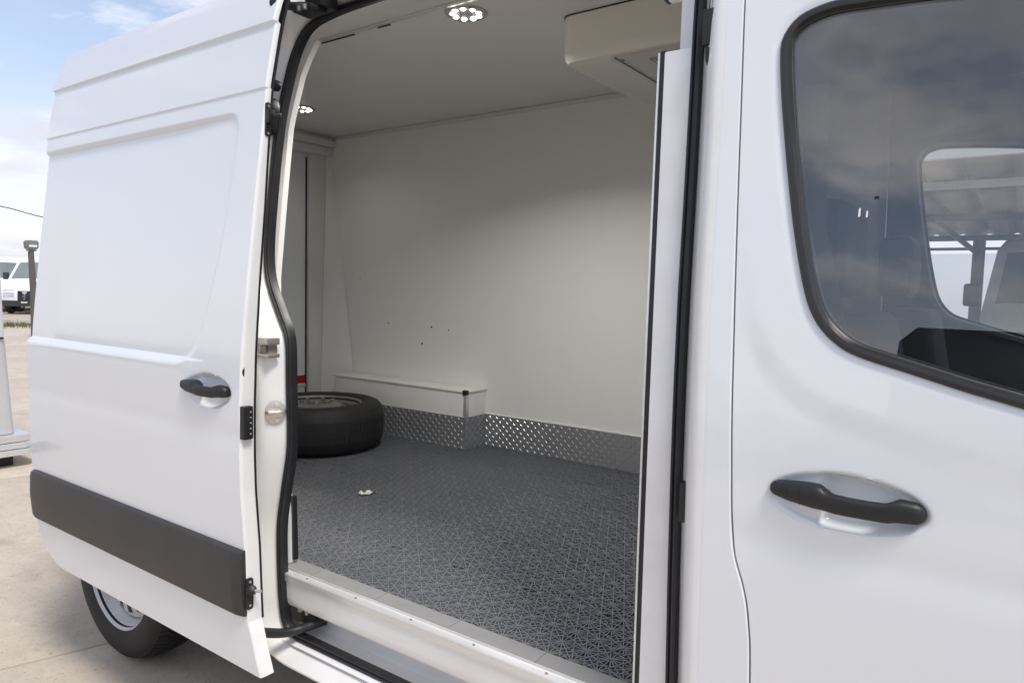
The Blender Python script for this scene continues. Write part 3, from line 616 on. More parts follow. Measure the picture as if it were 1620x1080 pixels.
# ---- cooling unit ---------------------------------------------------------
b = MB(); out = round_poly([(-1.335, .895), (-.515, .895), (-.515, 1.55), (-1.335, 1.55)], [.05, .02, .02, .08], 8)
def shrink(o, k): c = o.mean(0); return c + (o - c) * (1 - k / np.array([.41, .33]))
lp = [[(p[0], p[1], CZ - .001) for p in out], [(p[0], p[1], 2.300) for p in out], [(p[0], p[1], 2.278) for p in shrink(out, .004)], [(p[0], p[1], 2.266) for p in shrink(out, .012)], [(p[0], p[1], 2.260) for p in shrink(out, .028)]]
b.loft(lp); cu = b.build('cooling_unit', 'cream', van, angle=30)
b = MB(); b.prism(out, lambda u, w, k: (u * 1.0 - .002, w - .002, CZ - .005 + .004 * k)); b.build('unit_gasket', 'rubber', cu)
b = MB(); b.loft([[(x0, y0, z), (x1, y0, z), (x1, y1, z), (x0, y1, z)] for (x0, x1, y0, y1, z) in ((-1.150, -.56, .915, 1.5, 2.2598), (-1.138, -.57, .925, 1.49, 2.272))]); b.build('unit_grille_panel', 'creamdark', cu)
b = MB(); b.loft([[(x0, y0, z), (x1, y0, z), (x1, y1, z), (x0, y1, z)] for (x0, x1, y0, y1, z) in ((-1.150, -1.135, .915, 1.5, 2.254), (-1.146, -1.138, .920, 1.495, 2.262))]); b.build('unit_rib', 'creamdark', cu)
b = MB(); b.box(-1.045, -.93, .985, 1.055, 2.2570, 2.2585); lb = b.build('warning_label', 'label', cu)
b = MB()
for (x0, x1, y0, y1) in ((-1.043, -.932, .987, .9895), (-1.043, -.932, 1.0505, 1.053), (-1.043, -1.0405, .990, 1.050), (-.9345, -.932, .990, 1.050), (-1.03, -1.012, 1.0, 1.04), (-1.005, -.945, 1.034, 1.038), (-1.005, -.945, 1.022, 1.026), (-1.005, -.955, 1.008, 1.014)): b.box(x0, x1, y0, y1, 2.2562, 2.2569)
b.build('label_print', 'ink', lb)
b = MB(); b.tube([(-1.125, .955, 2.2575), (-1.125, .955, 2.254)], .005, 10); b.build('screw', 'steelrim', cu)
b = MB(); b.box(-.72, -.60, .93, 1.05, 2.235, 2.259); b.build('unit_vent', 'plastic', cu, bevel=.004)

# ---- pillar beside the front door, front door ------------------------------
seam_z = [.40, .836, .947, 1.0, 1.052, 1.105, 1.204, 1.312, 1.627, 1.848, 2.018, 2.2]
seam_x = [-.340, -.347, -.354, -.364, -.381, -.3885, -.394, -.400, -.416, -.427, -.436, -.445]
sx = smooth_path(list(zip(seam_x, seam_z)), 200)
def seam(z): return np.interp(z, sx[:, 1], sx[:, 0])
zl = np.linspace(.42, 2.235, 150); cols = np.linspace(0, 1, 14)
Zp = np.repeat(zl[:, None], 14, 1); x0 = np.interp(zl, [.56, 1.2, 1.5, 1.755, 2.08, 2.22], [-.441, -.446, -.455, -.462, -.475, -.487])[:, None]; x1 = (seam(zl) - .0028)[:, None]
x0 = np.minimum(x0, x1 - .008); Xp_ = x0 + (x1 - x0) * cols[None, :]; Yp = S(Zp) + .0006
b = MB(); grid_mesh(b, Xp_, Yp, Zp)
b.loft([list(zip(Xp_[:, -1] + a, Yp[:, -1] + c, zl)) for a, c in ((0, 0), (.0012, .0012), (.0016, .004), (.0016, .03))], closed=False, caps=False)
pil = b.build('door_pillar', 'paint', van, angle=50, recalc=False)
b = MB(); b.loft([list(zip(seam(zl) + a, S(zl) + .016, zl)) for a in (-.012, .012)], closed=False, caps=False); b.build('gap_seal', 'dark', pil)
b = MB(); b.box(-.515, -.493, .094, .155, 1.955, 2.02); b.tube([(-.503, .098, 1.95), (-.501, .098, 1.93), (-.498, .102, 1.915)], .007, 10); b.tube([(-.507, .118, 2.02), (-.507, .12, 2.045)], .006, 10); b.build('latch_block', 'plastic', van, bevel=.004)
b = MB(); b.box(-.497, -.482, .030, .07, 1.080, 1.155); b.build('contact_block', 'plastic', van, bevel=.004)
WIN = smooth_path([(-.269, 1.984), (-.300, 1.982), (-.338, 1.970), (-.360, 1.945), (-.366, 1.915), (-.358, 1.835), (-.338, 1.707), (-.318, 1.599), (-.295, 1.506), (-.274, 1.459), (-.244, 1.427), (-.209, 1.408), (-.134, 1.387), (-.061, 1.367), (.006, 1.351), (.14, 1.317), (.30, 1.285), (.50, 1.265),
                   (.60, 1.262), (.645, 1.278), (.660, 1.32), (.640, 1.40), (.54, 1.60), (.42, 1.80), (.355, 1.885), (.29, 1.925), (.20, 1.945), (.0, 1.962), (-.15, 1.977), (-.269, 1.984)], 240)[:-1]
def poly_offset(P, k):                       # inward offset
    t = np.roll(P, -1, 0) - np.roll(P, 1, 0); t /= np.linalg.norm(t, axis=1)[:, None]; n = np.stack([-t[:, 1], t[:, 0]], 1)
    c = P.mean(0); sgn = np.sign(np.sum((c - P) * n)); return P + n * sgn * k
WIN_IN = poly_offset(WIN, .021)
WINF = WIN.copy(); WINF[:, 1] = np.where(WINF[:, 1] > 1.3, 1.3 + (WINF[:, 1] - 1.3) * 1.12, WINF[:, 1]); WINF_IN = poly_offset(WINF, .021)
def front_door(far):
    WN, WI = (WINF, WINF_IN) if far else (WIN, WIN_IN)
    zl = np.linspace(.42, 2.13 if far else 2.06, 400); nc = 290
    Zd = np.repeat(zl[:, None], nc, 1); x0 = (seam(zl) + .0028)[:, None]; x1 = np.full_like(zl, .80)[:, None]
    u = np.linspace(0, 1, nc)[None, :]; Xd = x0 + (x1 - x0) * u
    d = sdf(WN, Xd, Zd)
    Yd = S(Zd) + .0030 * sstep(.070, .125, d) * sstep(-.425, -.30, Xd + .05) + handle_dish(Xd, Zd, -.214, 1.177, .122, .047, .029) + .004 * np.exp(-((Zd - 1.09) / .03) ** 2) * .6 + .004 * sstep(.016, -.006, d)
    cx, cz = (Xd[:-1, :-1] + Xd[1:, 1:]) / 2, (Zd[:-1, :-1] + Zd[1:, 1:]) / 2
    mask = sdf(WI, cx, cz) > -.004 + .010
    b = MB(); fy = (lambda y: W_VAN - y) if far else (lambda y: y)
    grid_mesh(b, Xd, fy(Yd), Zd, mask)
    x, y = Xd[:, 0], Yd[:, 0]; b.loft([list(zip(x + a, fy(y + c), zl)) for a, c in ((0, 0), (-.0012, .0012), (-.0016, .004), (-.0016, .03))], closed=False, caps=False)
    fd = b.build('front_door', 'paint', van, angle=60, recalc=False)
    # window rubber, swept
    t = np.roll(WN, -1, 0) - np.roll(WN, 1, 0); t /= np.linalg.norm(t, axis=1)[:, None]; n = np.stack([-t[:, 1], t[:, 0]], 1); n *= np.sign(np.sum((WN.mean(0) - WN) * n))
    sec = [(0.0, .012), (.0005, -.0015), (.004, -.0048), (.009, -.0055), (.0135, -.0040), (.016, .0015), (.018, .0055), (.0195, .0065), (.021, .012), (.021, .030), (.0, .030)]
    b = MB(); b.loft([[(p[0] + q[0] * k, fy(float(S(p[1] + q[1] * k)) + h), p[1] + q[1] * k) for k, h in sec] for p, q in zip(WN, n)], caps=False, ring=True)
    b.build('window_seal', 'winrub', fd, angle=28)
    # curved pane with thickness
    zz = np.linspace(1.24, 2.09, 64); xx = np.linspace(-.40, .70, 60); Xq, Zq = np.meshgrid(xx, zz); k = sdf(WI, (Xq[:-1, :-1] + Xq[1:, 1:]) / 2, (Zq[:-1, :-1] + Zq[1:, 1:]) / 2) < .012
    b = MB(); grid_mesh(b, Xq, fy(S(Zq) + .0085), Zq, k); grid_mesh(b, Xq, fy(S(Zq) + .0125), Zq, k)
    b.build('window_pane', 'glassfar' if far else 'glass', fd, angle=80, recalc=False)
    return fd
fd = front_door(False); ffd = front_door(True)
for gx, gz, gw, gh, gm in ((-.2235, 1.634, .0018, .0075, 'white'), (-.2125, 1.631, .0015, .0055, 'white'), (-.2005, 1.657, .0035, .0022, 'dark')):
    gp = [(gx - gw, gz - gh), (gx + gw, gz - gh * .8), (gx + gw * .8, gz + gh), (gx - gw * .7, gz + gh * .9)]
    MB().prism(gp, lambda u, w, k: (u, float(S(w)) + .0080 - .0006 * k, w)).build('glass_glint_speck', gm, fd, smooth=False)  # white slivers are reflections painted on the pane; the dark one a speck
handle(fd, 0, 0, 0.004)
b = MB(); b.lathe([(.0003, -.0006), (.0011, -.0004), (.0013, .002)], (-.030, float(S(1.15)) + .004, 1.150), 'Y', 8); b.build('paint_chip', 'dark', fd)

# ---- rest of the body: rear quarter, roof, far side, nose -------------------
def skin(xs, zs_, yfun, name, m, parent, mask=None):
    X, Z = np.meshgrid(xs, zs_); b = MB(); grid_mesh(b, X, yfun(X, Z), Z, mask); return b.build(name, m, parent, angle=60, recalc=False)
rear_in_ = lambda X: .40 * np.clip((-3.0 - X) / .62, 0, 1) ** 1.3
xs_q = np.concatenate([np.linspace(-3.64, -3.0, 16), np.linspace(-2.95, -1.835, 30)])
def quarter_mask(X, Z):
    cx, cz = (X[:-1, :-1] + X[1:, 1:]) / 2, (Z[:-1, :-1] + Z[1:, 1:]) / 2
    return (np.hypot(cx + 2.85, cz - .36) > .44) & ~((cz < .46) & (cx > -2.83))
zq = np.linspace(.44, 2.60, 60); Xq, Zq = np.meshgrid(xs_q, zq)
b = MB(); grid_mesh(b, Xq, S(Zq) + .003 + rear_in_(Xq) * np.clip((2.62 - Zq) / .3, 0, 1), Zq, quarter_mask(Xq, Zq)); b.build('rear_quarter', 'paint', van, angle=60, recalc=False)
zr = np.linspace(2.30, 2.60, 26)
xr = np.linspace(-1.835, .55, 30); skin(xr, zr, lambda X, Z: S(Z) + .003, 'roof_side', 'paint', van)
skin(np.linspace(-.44, .80, 20), np.linspace(2.055, 2.31, 10), lambda X, Z: S(Z) + .001, 'cant_rail', 'paint', van)
b = MB()
xs_r = np.linspace(-3.62, .55, 20); b.loft([[(x, y, 2.60 + .03 * math.sin(math.pi * (y - .85) / (W_VAN - 1.7))) for y in np.linspace(.845, W_VAN - .845, 8)] for x in xs_r], closed=False, caps=False); b.build('roof', 'paint', van)
skin(np.linspace(-3.64, -.448, 50), np.linspace(.44, 2.60, 50), lambda X, Z: 1.99 - .45 * S(Z), 'far_side', 'paint', van)
skin(np.linspace(-.448, .55, 20), np.linspace(2.13, 2.60, 26), lambda X, Z: W_VAN - S(Z), 'far_side', 'paint', van)
b = MB(); b.box(-3.66, -3.645, .42, W_VAN - .06, .5, 2.40); b.build('rear_doors_outside', 'paint', van, bevel=.006)
b = MB(); b.box(-3.72, -3.60, .50, W_VAN - .50, .36, .56); b.build('rear_bumper', 'bumper', van, bevel=.03)
b = MB(); b.box(-3.4, 1.9, .40, W_VAN - .40, .36, .44); b.build('chassis_pan', 'dark', van)
b = MB(); b.box(-3.0, .8, .195, W_VAN - .19, .441, .618); b.build('floor_structure', 'dark', van)
# nose: sections from the doors forward
nose = MB(); loops = []
for x, zt, hw, zb in ((.80, 1.30, .96, .42), (1.1, 1.27, .955, .40), (1.45, 1.21, .94, .36), (1.75, 1.12, .90, .32), (1.95, .98, .82, .30), (2.03, .80, .74, .32)):
    c = W_VAN / 2; loops.append([(x, c - hw, zb), (x, c - hw, zt * .55), (x, c - hw + .02, zt * .8), (x, c - hw + .14, zt * .97), (x, c - hw * .4, zt + .03), (x, c + hw * .4, zt + .03), (x, c + hw - .14, zt * .97), (x, c + hw - .02, zt * .8), (x, c + hw, zt * .55), (x, c + hw, zb)])
nose.loft(loops); nose.build('nose', 'paint', van, angle=50)
b = MB(); b.add([(.52, .28, 2.50), (.52, W_VAN - .28, 2.50), (1.22, W_VAN - .12, 1.33), (1.22, .12, 1.33), (.515, .28, 2.50), (.515, W_VAN - .28, 2.50), (1.215, W_VAN - .12, 1.33), (1.215, .12, 1.33)], [(0, 1, 2, 3), (7, 6, 5, 4)]); b.build('windscreen', 'glassfar', van, recalc=False)
for yy in (.16, W_VAN - .16):
    b = MB(); b.tube([(.50, yy + (.14 if yy < 1 else -.14), 2.46), (.80, yy, 1.95), (1.20, yy - (.03 if yy < 1 else -.03), 1.30)], .045, 10); b.build('windscreen_pillar', 'paint', van)
b = MB(); b.loft([[(x, y, z) for x, z in ((.80, .60), (1.20, .60), (1.20, 1.30), (1.05, 1.33), (.78, 1.30), (.70, 1.18), (.72, .95))] for y in (.12, W_VAN - .12)]); b.build('dashboard', 'trim', van, bevel=.02)
# cab lining
inner_far = W_VAN - .105
zz = np.linspace(.50, 2.30, 150); xx = np.linspace(-.45, .80, 110); Xq, Zq = np.meshgrid(xx, zz)
k = sdf(poly_offset(WINF, .004), (Xq[:-1, :-1] + Xq[1:, 1:]) / 2, (Zq[:-1, :-1] + Zq[1:, 1:]) / 2) > 0
czq = (Zq[:-1, :-1] + Zq[1:, 1:]) / 2
b = MB(); grid_mesh(b, Xq, W_VAN - S(Zq) - .06, Zq, k & (czq > 1.50)); b.build('far_pillar_trim', 'trimgrey', van, angle=60, recalc=False)
b = MB(); grid_mesh(b, Xq, W_VAN - S(Zq) - .075 - .03 * sstep(1.40, 1.2, Zq), Zq, k & (czq <= 1.50)); b.build('far_door_trim', 'trim', van, angle=60, recalc=False)
b = MB(); t_ = np.roll(WINF, -1, 0) - np.roll(WINF, 1, 0); t_ /= np.linalg.norm(t_, axis=1)[:, None]; n_ = np.stack([-t_[:, 1], t_[:, 0]], 1); n_ *= np.sign(np.sum((WINF.mean(0) - WINF) * n_))
b.loft([[(p[0] + q[0] * k, W_VAN - float(S(p[1] + q[1] * k)) - dpt, p[1] + q[1] * k) for k, dpt in ((-.016, .050), (-.016, .080), (-.004, .086), (.010, .082), (.013, .060), (.013, .020))] for p, q in zip(WINF, n_)], closed=False, caps=False, ring=True); b.build('far_window_reveal', 'trimgrey', van)
b = MB(); b.box(-.45, .80, .10, W_VAN - .10, .56, .62); b.build('cab_floor', 'trim', van)
b = MB(); b.box(-.45, .52, .20, W_VAN - .20, 2.26, 2.29); b.build('cab_headliner', 'trimgrey', van)
def seat(y0, y1):
    b = MB(); b.box(-.28, .25, y0, y1, .78, .98); s_ = b.build('seat', 'cloth', van, bevel=.04, seg=3)
    b = MB(); b.loft([[(-.30 - k, y0 + i, z), (-.16 - k, y0 + i, z), (-.16 - k, y1 - i, z), (-.30 - k, y1 - i, z)] for k, i, z in ((0, 0, .95), (.03, .01, 1.2), (.075, .05, 1.47))]); b.build('backrest', 'cloth', s_, bevel=.035, seg=3)
    b = MB(); b.box(-.395, -.295, (y0 + y1) / 2 - .13, (y0 + y1) / 2 + .13, 1.50, 1.70); b.build('headrest', 'cloth', s_, bevel=.04, seg=3)
seat(1.22, 1.70); seat(.22, .70)
b = MB(); b.loft([[(-.335, .105, 1.86), (-.29, .105, 1.86)], [(-.33, .11, 1.62), (-.285, .11, 1.62)], [(-.29, .20, 1.42), (-.25, .21, 1.40)], [(-.10, .52, 1.02), (-.07, .55, 1.0)]], closed=False, caps=False); b.build('seat_belt', 'strap', van)
b = MB(); ring = [(.50 + .19 * math.sin(a) * .45, 1.42 + .19 * math.cos(a), 1.14 + .19 * math.sin(a) * .85) for a in np.linspace(0, 2 * math.pi, 37)[:-1]]; b.tube(ring, .014, 8, ring=True); b.tube([(.52, 1.24, 1.14), (.52, 1.60, 1.14)], .014, 8); b.tube([(.52, 1.42, 1.14), (.80, 1.42, 1.02)], .03, 8); b.build('steering_wheel', 'plastic', van)

# ---- wheels -------------------------------------------------------------------
TY = [(.225, -.085), (.236, -.106), (.262, -.117), (.305, -.119), (.330, -.108), (.347, -.088), (.356, -.050), (.358, 0), (.356, .050), (.347, .088), (.330, .108), (.305, .119), (.262, .117), (.236, .106), (.225, .085)]
def wheel(name, label, R_, axis, centre, parent, rimmat, thing_=None, flip=1, up_=0.0):
    k = R_ / .358
    b = MB(); b.lathe([(r * k, h * flip) for r, h in TY], (0, 0, 0), axis, 72); b.v = [(x + centre[0], y + centre[1], z + centre[2]) for x, y, z in b.v]
    tyre = b.build('tyre', 'tyre', parent, angle=35)
    # tread blocks: shallow ribs
    b = MB(); nb = 84; th = .005 if axis == 'Y' else .0018
    def pt(r, a, h):
        x, y = r * math.cos(a), r * math.sin(a); q = (x, y, h) if axis == 'Z' else (x, h, y); return tuple(q[i] + centre[i] for i in range(3))
    for i in range(nb):
        for lo, hi, sh in ((-.096, -.062, .4), (-.054, -.008, 0), (.000, .046, .5), (.054, .096, .2)):
            a0 = 2 * math.pi * (i + sh) / nb; a1 = a0 + 2 * math.pi / nb * .80
            def rr(h): return float(np.interp(h, [q[1] for q in TY[4:11]], [q[0] for q in TY[4:11]])) * k
            f0, f1 = rr(lo), rr(hi)
            v = [pt(f0 - .004, a0, lo), pt(f1 - .004, a0 + .01, hi), pt(f1 - .004, a1 + .01, hi), pt(f0 - .004, a1, lo), pt(f0 + th, a0, lo), pt(f1 + th, a0 + .01, hi), pt(f1 + th, a1 + .01, hi), pt(f0 + th, a1, lo)]
            b.add(v, [(4, 5, 6, 7), (0, 1, 5, 4), (1, 2, 6, 5), (2, 3, 7, 6), (3, 0, 4, 7)])
    b.build('tread', 'tyre', tyre, smooth=False, kind='stuff')
    s = -1 if axis == 'Y' else 1     # outside face towards -Y, or up
    b = MB(); pr = [(.228, .098), (.236, .108), (.242, .104), (.236, .094), (.224, .086), (.214, .062), (.206, .034), (.203, -.06)]
    b.lathe([(r * k, h * s) for r, h in pr], centre, axis, 60); rim = b.build('rim', rimmat, parent, angle=30)
    # disc with oval openings
    nh = 16; b = MB(); rad = [(r, h + up_) for r, h in [(.062, .070), (.085, .078), (.102, .076), (.130, .064), (.155, .056), (.182, .050), (.205, .034)]]
    na = nh * 6; loops = []
    for i in range(na): loops.append([pt(r * k, 2 * math.pi * i / na, h * s) for r, h in rad])
    b.loft(loops, closed=False, caps=False, ring=True); n_ = len(rad) - 1
    keep = []
    for fi, f in enumerate(b.f):
        i, j = divmod(fi, n_)
        if j in (3, 4) and i % 6 in (1, 2, 3): continue
        keep.append(f)
    b.f = keep; b.build('wheel_disc', rimmat, rim, angle=40)
    b = MB(); b.lathe([(r * k, h * s) for r, h in ((.0005, .052 + up_), (.060, .052 + up_), (.062, .072 + up_), (.066, .071 + up_))], centre, axis, 40); b.build('hub', rimmat, rim, angle=30)
    for i in range(6):
        a = 2 * math.pi * i / 6; MB().tube([pt(.082 * k, a, (.076 + up_) * s), pt(.082 * k, a, (.090 + up_) * s)], .011, 6).build('wheel_nut', 'steelrim', rim)
    b = MB(); b.lathe([(r * k, h * s) for r, h in ((.0005, -.03), (.200, -.03), (.200, -.032))], centre, axis, 40); b.build('brake_drum', 'dark', rim)
rw = bpy.data.objects.new('rear_wheel', None)
b = MB(); b.lathe([(.03, -.02), (.05, -.02), (.05, .35), (.03, .35)], (-2.85, .30, .360), 'Y', 16); rw = b.build('rear_wheel', 'dark', van)
wheel('rear_wheel', '', .360, 'Y', (-2.85, .12 + .118, .362), rw, 'rim', up_=.018)
sp = thing('spare_wheel', (-3.00, 1.235, FZ), 'spare wheel with black tyre and dull steel rim lying flat on the grey cargo floor', 'wheel')
wheel('spare_wheel', '', .345, 'Z', (-3.00, 1.235, FZ + .1235), sp, 'steelrim', up_=.030)
# wheel arch liner
b = MB(); b.loft([[(-2.85 + .45 * math.cos(a), y, .36 + .45 * math.sin(a)) for a in np.linspace(.25, math.pi - .5, 20)] for y in (.20, .5)], closed=False, caps=False); b.build('wheel_arch_liner', 'dark', van)

# ---- scrap on the floor
b = MB(); Xs, Ys = np.meshgrid(np.linspace(-2.155, -2.108, 12), np.linspace(.752, .822, 14)); hs_ = FZ + .0025 + .012 * np.abs(np.sin(Xs * 95 + Ys * 60)) * np.abs(np.cos(Ys * 120 - Xs * 30))
ms = (sdf(np.array([(-2.155, .760), (-2.128, .752), (-2.108, .785), (-2.118, .800), (-2.110, .822), (-2.135, .812), (-2.140, .795), (-2.152, .79)]), (Xs[:-1, :-1] + Xs[1:, 1:]) / 2, (Ys[:-1, :-1] + Ys[1:, 1:]) / 2) < 0)
grid_mesh(b, Xs, Ys, hs_, ms); grid_mesh(b, Xs, Ys, hs_ + .0008, ms); b.build('paper_scrap', 'paper', None, smooth=False, label='small crumpled white scrap of paper lying on the grey cargo floor', category='litter')

# ================================================================== AROUND THE VAN
# portable cabin at the left edge
cb = thing('portable_cabin', (-7.0, .2, 0), 'white panelled cabin corner with ribbed silver base at the left edge', 'cabin')
cx = -6.5
b = MB(); b.loft([[(cx - 1.8, -1.6, z), (cx, -1.6, z), (cx, y - .06, z), (cx - .03, y - .015, z), (cx - .09, y, z), (cx - 1.8, y, z)] for y, z in ((1.090, .26), (1.066, .62), (1.042, 1.02))]); b.build('lower_panel', 'cabin', cb, angle=50)
b = MB(); b.loft([[(cx - 1.8, -1.6, z), (cx, -1.6, z), (cx, y - .06, z), (cx - .03, y - .015, z), (cx - .09, y, z), (cx - 1.8, y, z)] for y, z in ((1.040, 1.03), (1.03, 1.4), (1.02, 1.75), (.99, 2.1), (.90, 2.4))]); b.build('upper_panel', 'white', cb, angle=50)
b = MB(); b.box(cx - .01, cx + .006, -1.6, 1.01, 1.018, 1.032); b.build('panel_joint', 'rubber', cb)
for i, (z0, z1, w_) in enumerate(((.10, .145, .16), (.150, .195, .13), (.200, .255, .10))):
    b = MB(); b.loft([[(cx - 1.8, -1.6, z), (cx + w_ * .7, -1.6, z), (cx + w_ * .7, 1.12, z), (cx + w_ * .3, 1.12 + w_ * .5, z), (cx - 1.8, 1.12 + w_ * .5, z)] for z in (z0, z1)]); b.build('base_rib', 'alu', cb, bevel=.008)
b = MB(); b.box(cx - 1.7, cx - .02, -1.5, 1.06, 0, .10); b.build('plinth', 'dark', cb)

# parked vans (local +X is forward)
def make_van(label, group, paint='vanwhite', glass_='carglass'):
    t = thing('parked_van', (0, 0, 0), label, 'van', group, local=True)
    prof = [(2.60, .34), (2.66, .62), (2.63, .92), (2.50, 1.10), (2.12, 1.29), (1.76, 1.42), (.92, 2.20), (.62, 2.38), (.2, 2.44), (-2.55, 2.46), (-2.68, 2.30), (-2.72, .9), (-2.70, .34)]
    def hw(z): return float(np.interp(z, [.3, .9, 1.3, 2.2, 2.46], [.96, 1.0, .98, .87, .72]))
    b = MB(); n = len(prof)
    def taper(x): return 1 - .12 * float(np.clip((x - 1.9) / .8, 0, 1)) ** 2
    rings = [[(x, -hw(z) * taper(x) * f, z) for x, z in prof] for f in (1, .93, .5, 0, -.5, -.93, -1)]
    for i, f in enumerate((1, .93, .5, 0, -.5, -.93, -1)):
        for j in range(n):
            x, y, z = rings[i][j]; rings[i][j] = (x + (.10 * (1 - abs(f)) - .04 * (abs(f) > .99)) * (1 if x > 1.6 else 0), y, z + .03 * (1 - abs(f)) * (z > 1))
    b.loft(rings); body_ = b.build('body', paint, t, angle=40)
    def face(pts, off):     # pts in (f,j-fraction) along the front rings: interpolate
        return pts
    def fp(f, s, off=.012):   # point on the front surface: f across (-1..1), s along profile index
        j = int(math.floor(s)); u = s - j; (x0, z0), (x1, z1) = prof[j], prof[min(j + 1, n - 1)]; x, z = x0 + (x1 - x0) * u, z0 + (z1 - z0) * u
        nx_, nz_ = (z1 - z0), -(x1 - x0); l = math.hypot(nx_, nz_) or 1; sg = 1
        x += .10 * (1 - abs(f)) * (1 if x > 1.2 else .4); zz_ = z + .03 * (1 - abs(f)) * (z > 1)
        return (x + nx_ / l * off * sg, -hw(z) * taper(x) * f, zz_ + nz_ / l * off * sg)
    def patch(name, fs, ss, m, off=.012, thick=.02, parent=t):
        b = MB(); a = [[fp(f, s, off) for f in fs] for s in ss]; c = [[fp(f, s, off - thick) for f in fs] for s in ss]
        nn = len(fs)
        b.loft(a, closed=False, caps=False); b.loft(c, closed=False, caps=False)
        b.loft([a[0], c[0]], closed=False, caps=False); b.loft([a[-1], c[-1]], closed=False, caps=False); b.loft([[r[0] for r in a], [r[0] for r in c]], closed=False, caps=False); b.loft([[r[-1] for r in a], [r[-1] for r in c]], closed=False, caps=False)
        return b.build(name, m, parent, angle=40)
    F5 = [-.86, -.5, 0, .5, .86]
    patch('windscreen', F5, [5.05, 5.5, 5.93], glass_)
    gr = patch('grille', [-.29, -.15, .15, .29], [.82, 1.3, 2.15], 'grille', .02)
    for s in np.linspace(.95, 2.0, 6): patch('grille_bar', [-.25, 0, .25], [s, s + .05], 'bumper', .03, .012, gr)
    b = MB(); p = fp(0, 1.38, .035); b.lathe([(.0005, .0), (.05, .0), (.055, -.01)], (0, 0, 0), 'X', 20); b.v = [(p[0] + x, p[1] + y * 1.3, p[2] + z * .6) for x, y, z in b.v]; b.build('emblem', 'blue', gr)
    for sg in (-1, 1): patch('headlight', sorted([sg * .45, sg * .65, sg * .90]), [1.3, 1.75, 2.4], 'lens', .015)
    patch('bumper', [-1.0, -.7, 0, .7, 1.0], [.0, .3, .62, .80], 'bumper', .05, .08)
    pl = patch('number_plate', [-.13, .13], [.48, .70], 'plate', .062, .01)
    for sg in (-1, 1):
        b = MB(); b.box(1.42, 1.60, min(sg * 1.02, sg * 1.20), max(sg * 1.02, sg * 1.20), 1.42, 1.72); mr_ = b.build('wing_mirror', 'bumper', t, bevel=.04, seg=3)
        b = MB(); b.add([(1.55, sg * hw(1.5) * 1.004, 1.42), (.98, sg * hw(1.45) * 1.006, 1.36), (.30, sg * hw(1.45) * 1.006, 1.36), (.30, sg * hw(2.05) * 1.006, 2.02), (.98, sg * hw(2.05) * 1.006, 2.02)], [(0, 1, 2, 3, 4)]); b.build('side_window', glass_, t, recalc=False)
        for x in (1.72, -1.75):
            b = MB(); b.lathe([(.20, -.1), (.22, -.11), (.32, -.11), (.345, -.07), (.345, .07), (.32, .11), (.22, .11), (.20, .1)], (x, sg * .88, .345), 'Y', 28); w_ = b.build('wheel', 'tyre', t)
            b = MB(); b.lathe([(.0005, sg * .07), (.10, sg * .09), (.19, sg * .08), (.205, sg * .10)], (x, sg * .88, .345), 'Y', 28); b.build('rim', 'rim', w_)
    return t
def aim(t, x, y, deg): t.location = (x, y, 0); t.rotation_euler = (0, 0, R(deg)); return t
pv0 = make_van('white van with black grille, nearest in the distant row behind the floodlight post', 'parked white vans in the far row')
aim(pv0, -35.5, 12.7, -40)
v2 = copy_tree(pv0); v2['label'] = 'white van in the distant row, half hidden behind the one showing its grille'; aim(v2, -38.4, 12.3, -40)
v3 = copy_tree(pv0); v3['label'] = 'white van farthest back in the distant row at left, only its nose and roof showing'; aim(v3, -41.6, 12.2, -40)
v4 = copy_tree(pv0); del v4['group']; v4['label'] = 'white van facing the camera under the carport, seen through both cab windows'; aim(v4, .50, 11.7, -90)
v5 = copy_tree(pv0); del v5['group']; v5['label'] = 'white van parked side-on behind the carport post, seen through the cab windows'; aim(v5, -2.6, 17.0, 180)

# lamp post with floodlight
lp_ = thing('floodlight_post', (-20, 6.27, 0), 'weathered slim post with a boxy floodlight, left of the van', 'lamp post')
b = MB(); b.tube([(-20, 6.29, 0), (-20, 6.275, 1.0), (-20, 6.235, 2.15)], [.095, .078, .065], 10); b.build('pole', 'wood', lp_)
b = MB(); b.box(-20.06, -19.94, 6.15, 6.34, 2.16, 2.20); b.box(-20.04, -19.98, 6.20, 6.30, 2.1, 2.2); b.build('bracket', 'galv', lp_, bevel=.005)
b = MB(); b.loft([[(-20.10, 6.12 - k, z), (-19.90, 6.12 - k, z), (-19.90, 6.37 + k, z), (-20.10, 6.37 + k, z)] for k, z in ((-.03, 2.205), (.0, 2.24), (.01, 2.38), (-.03, 2.42))]); hd = b.build('floodlight_head', 'galv', lp_, bevel=.006)
b = MB(); b.box(-19.90, -19.885, 6.16, 6.33, 2.26, 2.31); b.build('reflector', 'white', hd)
b = MB(); b.box(-19.90, -19.885, 6.16, 6.33, 2.32, 2.37); b.build('lamp_glass', 'carglass', hd)
b = MB(); wp = [(-20, 2.6 + 0, 3.55), (-20, 5.6, 3.19), (-20, 6.48, 3.02), (-20, 9.5, 2.55), (-20.1, 14, 2.3)]; b.tube([tuple(p) for p in smooth_path(wp, 40)], .012, 6); b.build('overhead_wire', 'cable', None, label='thin black overhead wire crossing the sky at the left', category='wire')
b = MB(); b.tube([(-20.1, 14, 0), (-20.1, 14, 2.4)], .06, 8); b.build('wire_post', 'wood', None, label='slim wooden post carrying the overhead wire behind the van', category='post')
b = MB(); b.tube([(-20, 2.6, 0), (-20, 2.6, 3.6)], .06, 8); b.build('wire_post', 'wood', None, label='slim wooden post carrying the overhead wire behind the cabin', category='post')

